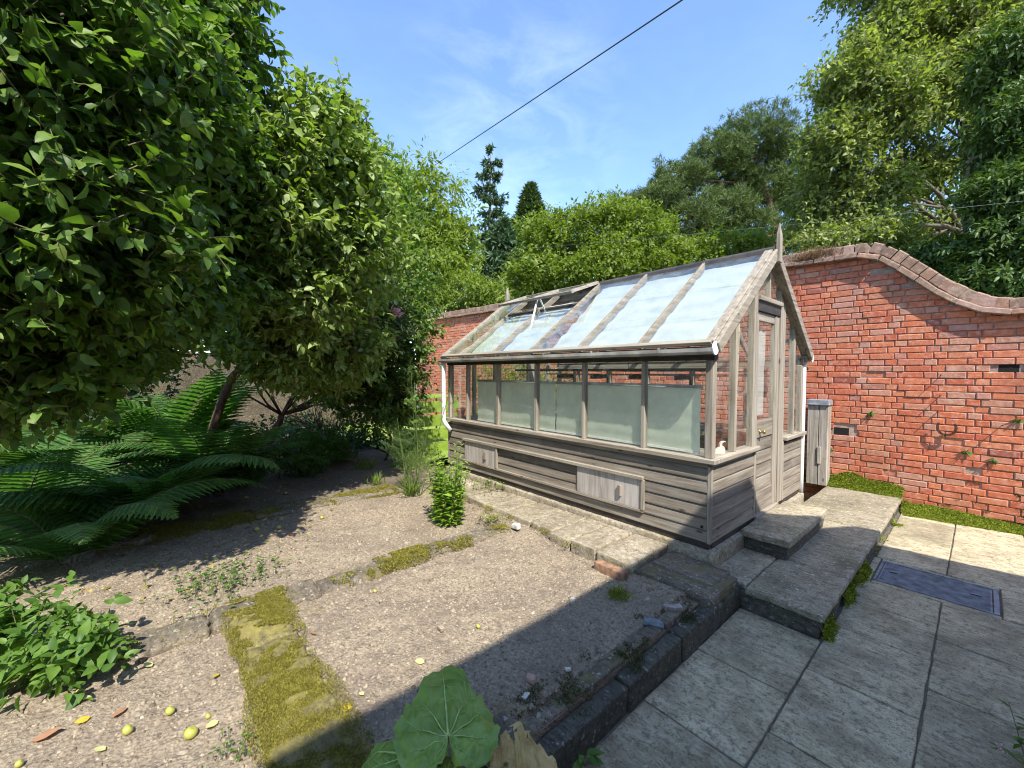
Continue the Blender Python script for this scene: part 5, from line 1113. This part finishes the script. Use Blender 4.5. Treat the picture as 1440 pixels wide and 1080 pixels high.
n = 26000; x = r3.uniform(.3, 3.4, n); y = r3.uniform(.03, .66, n); j = np.min(np.abs(x[:, None] - np.array([.31, .62, .88, 1.12, 1.415, 1.78, 2.12, 2.45, 2.8, 3.15])[None]), 1); k = patchy(x, y, 6, .0, 12) & ((j < .02) | (np.abs(y - .585 + .03 * x) < .04)); x, y = x[k], y[k]
moss('garden_path_moss', np.stack([x, y, -.10 - .014 * x], 1), .006, .016, 'moss', .9)
n = 800; x = r3.uniform(1.9, 6.2, n); y = r3.uniform(.7, 3.9, n); k = (y > 3.6 - .75 * x + .3) ; x, y = x[k], y[k]; lv = place(OVATE, np.stack([x, y, soilz(x, y) + .008], 1), np.concatenate([r3.normal(0, 1, (len(x), 2)), r3.normal(0, .15, (len(x), 1))], 1), np.tile([0, 0, 1.], (len(x), 1)) + r3.normal(0, .3, (len(x), 3)), r3.uniform(.02, .055, len(x)), None)
tag(npobj('leaf_litter', lv[0], lv[1], M['litter']), kind='stuff')

# ------------------------------------------------------------------ rhubarb, withered leaf
def bigleaf(base, tip, left, width, seed, n=72, m=30, sag=.06, edge=.055):
    base, tip, left = np.array(base, float), np.array(tip, float), np.array(left, float); ax = tip - base; L = np.linalg.norm(ax); ax = ax / L; lat = nrm(left - ax * np.dot(left, ax)); up = np.cross(ax, lat); up = up if up[2] > 0 else -up
    th, rr = np.meshgrid(np.radians(np.linspace(-172, 172, n)), np.linspace(.004, 1, m) ** .8, indexing='ij'); th = th.ravel(); rr = rr.ravel(); a = np.degrees(np.abs(th))
    ro = np.interp(a, [0, 8, 20, 38, 58, 80, 105, 130, 150, 165, 172], [1., .92, .755, .63, .57, .535, .48, .44, .37, .24, .14]); kw = width / (L * 1.02)
    q3 = np.stack([np.cos(th) * 1.5, np.sin(th) * 1.5, np.full(len(th), seed)], 1); ro = ro * (1 + edge * (1.3 * vnoise(q3, 2.4) + .9 * vnoise(q3, 6) + .5 * vnoise(q3, 15)))
    x = np.cos(th) * ro * rr * L; y = np.sin(th) * ro * rr * L * kw
    q = np.stack([x / L * 1.6, y / L * 1.6, np.full(len(x), seed)], 1); dv = np.min(np.abs(a[:, None] - np.array([0, 30, 62, 100, 140])[None]), 1) / 18
    h = -sag * (x / L) ** 2 - .22 * y ** 2 / L + .030 * L * np.clip(dv, 0, 1) * np.sin(np.pi * rr) ** .6 + .028 * L * vnoise(q, 5) * rr + .030 * L * vnoise(q, 13) * rr + .014 * L * vnoise(q, 28) + .07 * L * rr ** 4 * vnoise(q3, 4)
    Pq = base + ax * x[:, None] + lat * y[:, None] + up * h[:, None]; I = np.arange(n * m).reshape(n, m); return Pq, np.stack([I[:-1, :-1], I[:-1, 1:], I[1:, 1:], I[1:, :-1]], -1).reshape(-1, 4), (base, ax, lat, up, L)
rh = thing('rhubarb_plant', 'rhubarb plant with large crinkled green leaves at the bottom of the photo', 'plant', (-.12, 2.62, ZS))
def rleaf(b, tip, left, w, sd, sag=.05):
    Pq, Fq, (bb, ax, lat, up, L) = bigleaf(b, tip, left, w, sd, sag=sag); lf = npobj('leaf', Pq, Fq, M['rhubarb'], rh, True); n, m = 72, 30; G_ = Pq.reshape(n, m, 3); mb = MB()
    for dg, w0, en in ((0, .0045, 29), (30, .003, 27), (-30, .003, 27), (62, .0028, 26), (-62, .0028, 26), (100, .0024, 24), (-100, .0024, 24), (140, .0018, 22), (-140, .0018, 22)):
        i = (dg + 172) / 344 * (n - 1); i0 = int(i); row = G_[i0] * (1 - (i - i0)) + G_[min(n - 1, i0 + 1)] * (i - i0); pp = row[:en:3] + up * .0012; mb.tube(pp, np.linspace(w0, w0 * .2, len(pp)), 5)
        if abs(dg) < 40:
            for t0 in (9, 15, 20):
                for sg in (-1, 1): mb.tube([row[t0], G_[min(n - 1, max(0, int(i + sg * 2)))][t0 + 3] + up * .001, G_[min(n - 1, max(0, int(i + sg * 4)))][min(29, t0 + 5)] + up * .001], [w0 * .35, w0 * .22, w0 * .1], 4)
    obj('vein', mb, M['vein'], lf, True); obj('stalk', MB().tube([bb + up * .0, bb * .5 + np.array([-.14, 2.62, -.1]) * .5 - [0, 0, .0], (-.14, 2.64, ZS - .02)], [.008, .011, .014], 8), M['vein'], lf, True)
rleaf((-.20, 2.395, .10), (.15, 2.205, .085), (.3, .9, .0), .325, 1.0, .03)
rleaf((-.13, 2.50, .05), (.06, 2.56, .0), (-.2, .8, .0), .24, 4.0, .03)
rleaf((-.26, 2.44, .06), (-.31, 2.36, .03), (.9, -.2, .0), .16, 7.0, .02)
dl = thing('withered_leaf', 'withered yellow brown rhubarb leaf with holes lying by the paving corner', 'leaf', (-.28, 2.15, -.1))
Pq, Fq, _ = bigleaf((-.36, 2.26, -.08), (-.165, 2.075, -.07), (.7, .7, .05), .2, 12.0, 72, 40, .0, .16); q = np.stack([Pq[:, 0], Pq[:, 1], Pq[:, 0] * 0], 1); Pq[:, 2] += .035 * vnoise(q, 11) + .02 * vnoise(q, 24) + .03
fc = Pq[Fq].mean(1); keepf = vnoise(np.stack([fc[:, 0], fc[:, 1], fc[:, 0] * 0 + 3], 1), 26) < .52; npobj('blade', Pq, Fq[keepf], M['dead'], dl, True)
Pq, Fq, _ = bigleaf((-.42, 2.17, -.10), (-.20, 2.10, -.085), (.3, -.7, .2), .13, 15.0, 50, 30, .0, .16); q = np.stack([Pq[:, 0], Pq[:, 1], Pq[:, 0] * 0], 1); Pq[:, 2] += .03 * vnoise(q, 14) + .03; npobj('blade', Pq, Fq, M['dead'], dl, True)

# ------------------------------------------------------------------ windfalls, fallen leaves, loose stones
ap = [((.75, 3.0), .024, 'largest yellow green windfall apple on the sunlit soil left of the mossy strip'), ((.91, 3.19), .019, 'green windfall apple alone low on the sunlit soil at lower left'), ((.93, 3.06), .018, 'windfall apple behind the largest apple on the sunlit soil'), ((1.29, 3.36), .017, 'windfall apple at the edge of the bramble shadow beside a pale leaf'), ((.97, 3.48), .013, 'tiny windfall apple at the bottom left corner by the brown leaf'), ((.80, 2.94), .011, 'small round windfall right of the largest apple'), ((.53, 1.74), .013, 'yellow windfall apple with a dark eye near the shadow edge in the middle bed'), ((1.29, 2.02), .013, 'windfall apple on the sunlit soil just below the near edging'), ((2.97, 2.42), .022, 'windfall apple in shade under the hanging fern frond'), ((2.88, 2.26), .02, 'windfall apple in shade right of the one under the fern frond'), ((2.92, 1.88), .018, 'windfall apple at the edge of the tree shade on the middle bed')]
def sph(c, r_, sq=.9, k=14, ft=.12):
    mb = MB(); prof = [(max(.0005, math.sin(a) * (1 - ft * math.cos(a) ** 8)), -math.cos(a) * (1 - .22 * abs(math.cos(a)) ** 10)) for a in np.linspace(.02, math.pi - .02, 11)]; mb.lathe([(p * r_, z * r_ * sq) for p, z in prof], c, k); return mb
for (x, y), r_, lab in ap:
    z = float(soilz(x, y)[0]); t = thing('apple', lab, 'apple', (x, y, z), 'windfall apples on the soil'); mb = sph((0, 0, 0), r_); rm = Matrix.Rotation(r3.uniform(.4, 1.3), 3, 'X') @ Matrix.Rotation(r3.uniform(0, 6), 3, 'Z'); mb.v[0] = mb.v[0] @ np.array(rm.transposed()) + [x, y, z + r_ * .85]; obj('fruit', mb, M['apple'], t, True)
fl = [((1.10, 3.55), .075, 'yleaf', 'bright yellow fallen leaf at the bottom left corner'), ((1.08, 3.47), .085, 'oleaf', 'pinkish brown fallen leaf beside the yellow one in the corner'), ((1.25, 3.37), .055, 'pleaf', 'pale fallen leaf under the near windfall by the bramble shadow'), ((1.10, 3.31), .05, 'yleaf', 'curled yellow leaf scrap in the bramble shadow'), ((.86, 3.25), .045, 'pleaf', 'pale oval leaf near the bottom edge left of the mossy strip'), ((1.07, 3.20), .06, 'oleaf', 'reddish curled leaf in the middle of the lower left soil'), ((1.47, 3.15), .05, 'oleaf', 'orange brown leaf just below the near edging'), ((1.34, 3.12), .055, 'pleaf', 'buff leaf beside the orange one below the near edging'), ((.74, 2.91), .05, 'pleaf', 'pale cupped leaf right of the largest windfall'), ((1.06, 2.88), .04, 'yleaf', 'yellow leaf against the left side of the mossy strip'), ((.44, 2.52), .055, 'yleaf', 'orange yellow leaf on the right of the mossy strip near the shadow'), ((1.07, 2.47), .04, 'oleaf', 'small tan leaf right of the upper mossy strip'), ((.47, 2.11), .05, 'pleaf', 'straw coloured leaf behind the rhubarb leaf tip'), ((3.2, 2.33), .06, 'pleaf', 'pale leaf in the fern shade on the middle bed'), ((.47, 2.43), .03, 'pleaf', 'tiny yellow leaf on the sunlit edge left of the rhubarb')]
for (x, y), s_, m, lab in fl:
    z = float(soilz(x, y)[0]) + .010; a = r3.uniform(0, 6.28); lv = place(leaf_tpl(.6, r3.uniform(.05, .35), r3.uniform(-.15, .2)), [(x, y, z)], [(math.cos(a), math.sin(a), .08)], [(r3.normal(0, .2), r3.normal(0, .2), 1)], s_); tag(npobj('fallen_leaf', lv[0], lv[1], M[m]), lab, 'leaf', 'fallen leaves on the soil')
def rock(name, label, x, y, z, sx, sy, sz, mat, seed, rot=0):
    mb = MB(); mb.stone(-sx, sx, -sy, sy, -sz, sz, min(sx, sy, sz) * .4, min(sx, sy, sz) * .4, max(sx, sy) * .3, 14 / (sx * 20), seed, True); c, s_ = math.cos(rot), math.sin(rot); mb.v = [np.stack([v[:, 0] * c - v[:, 1] * s_ + x, v[:, 0] * s_ + v[:, 1] * c + y, v[:, 2] + z + sz * .5], 1) for v in mb.v]; tag(obj(name, mb, M[mat], smooth=True), label, 'stone')
M['pinkstone'] = flat('pink_pebble', [(.3, (.36, .22, .16)), (.7, (.5, .34, .26))], 40)
M['chalk'] = flat('pale_pebble', [(.3, (.45, .42, .36)), (.7, (.66, .64, .58))], 40)
rock('pebble', 'pinkish stone lying on the shaded soil right of the rhubarb', .05, 1.79, -.16, .022, .018, .014, 'pinkstone', 1, .4); rock('pebble', 'small white stone on the shaded soil above the bed wall', -.02, 1.61, -.16, .014, .009, .007, 'chalk', 2, .9)
rock('pebble', 'pale pebble at the edge of the shadow near the bright grass tuft', .37, 1.12, -.165, .014, .012, .009, 'chalk', 3); rock('pebble', 'white flint by the lower corner of the bed wall', .0, 1.87, -.165, .012, .02, .006, 'chalk', 4, .3)
rock('slate_piece', 'broken blue grey slate on the bed wall capping', -.09, .95, -.165, .055, .035, .006, 'slate', 5, .5); rock('wood_chunk', 'brown wedge of old wood beside the slate on the bed wall', -.1, .75, -.15, .055, .02, .012, 'ply', 6, .9)
rock('white_flint', 'white stone at the corner where path and near edging meet', 1.43, .66, -.12, .04, .03, .02, 'chalk', 7, .2)
for i, (x, y, lab) in enumerate(((.66, 1.9, 'flat brown stone by the dark eyed windfall in the middle bed'), (.42, 2.75, 'grey stone pressed against the lower left of the mossy strip'))): rock('pebble', lab, x, y, -.165, .022, .015, .008, 'clod', 20 + i, i)
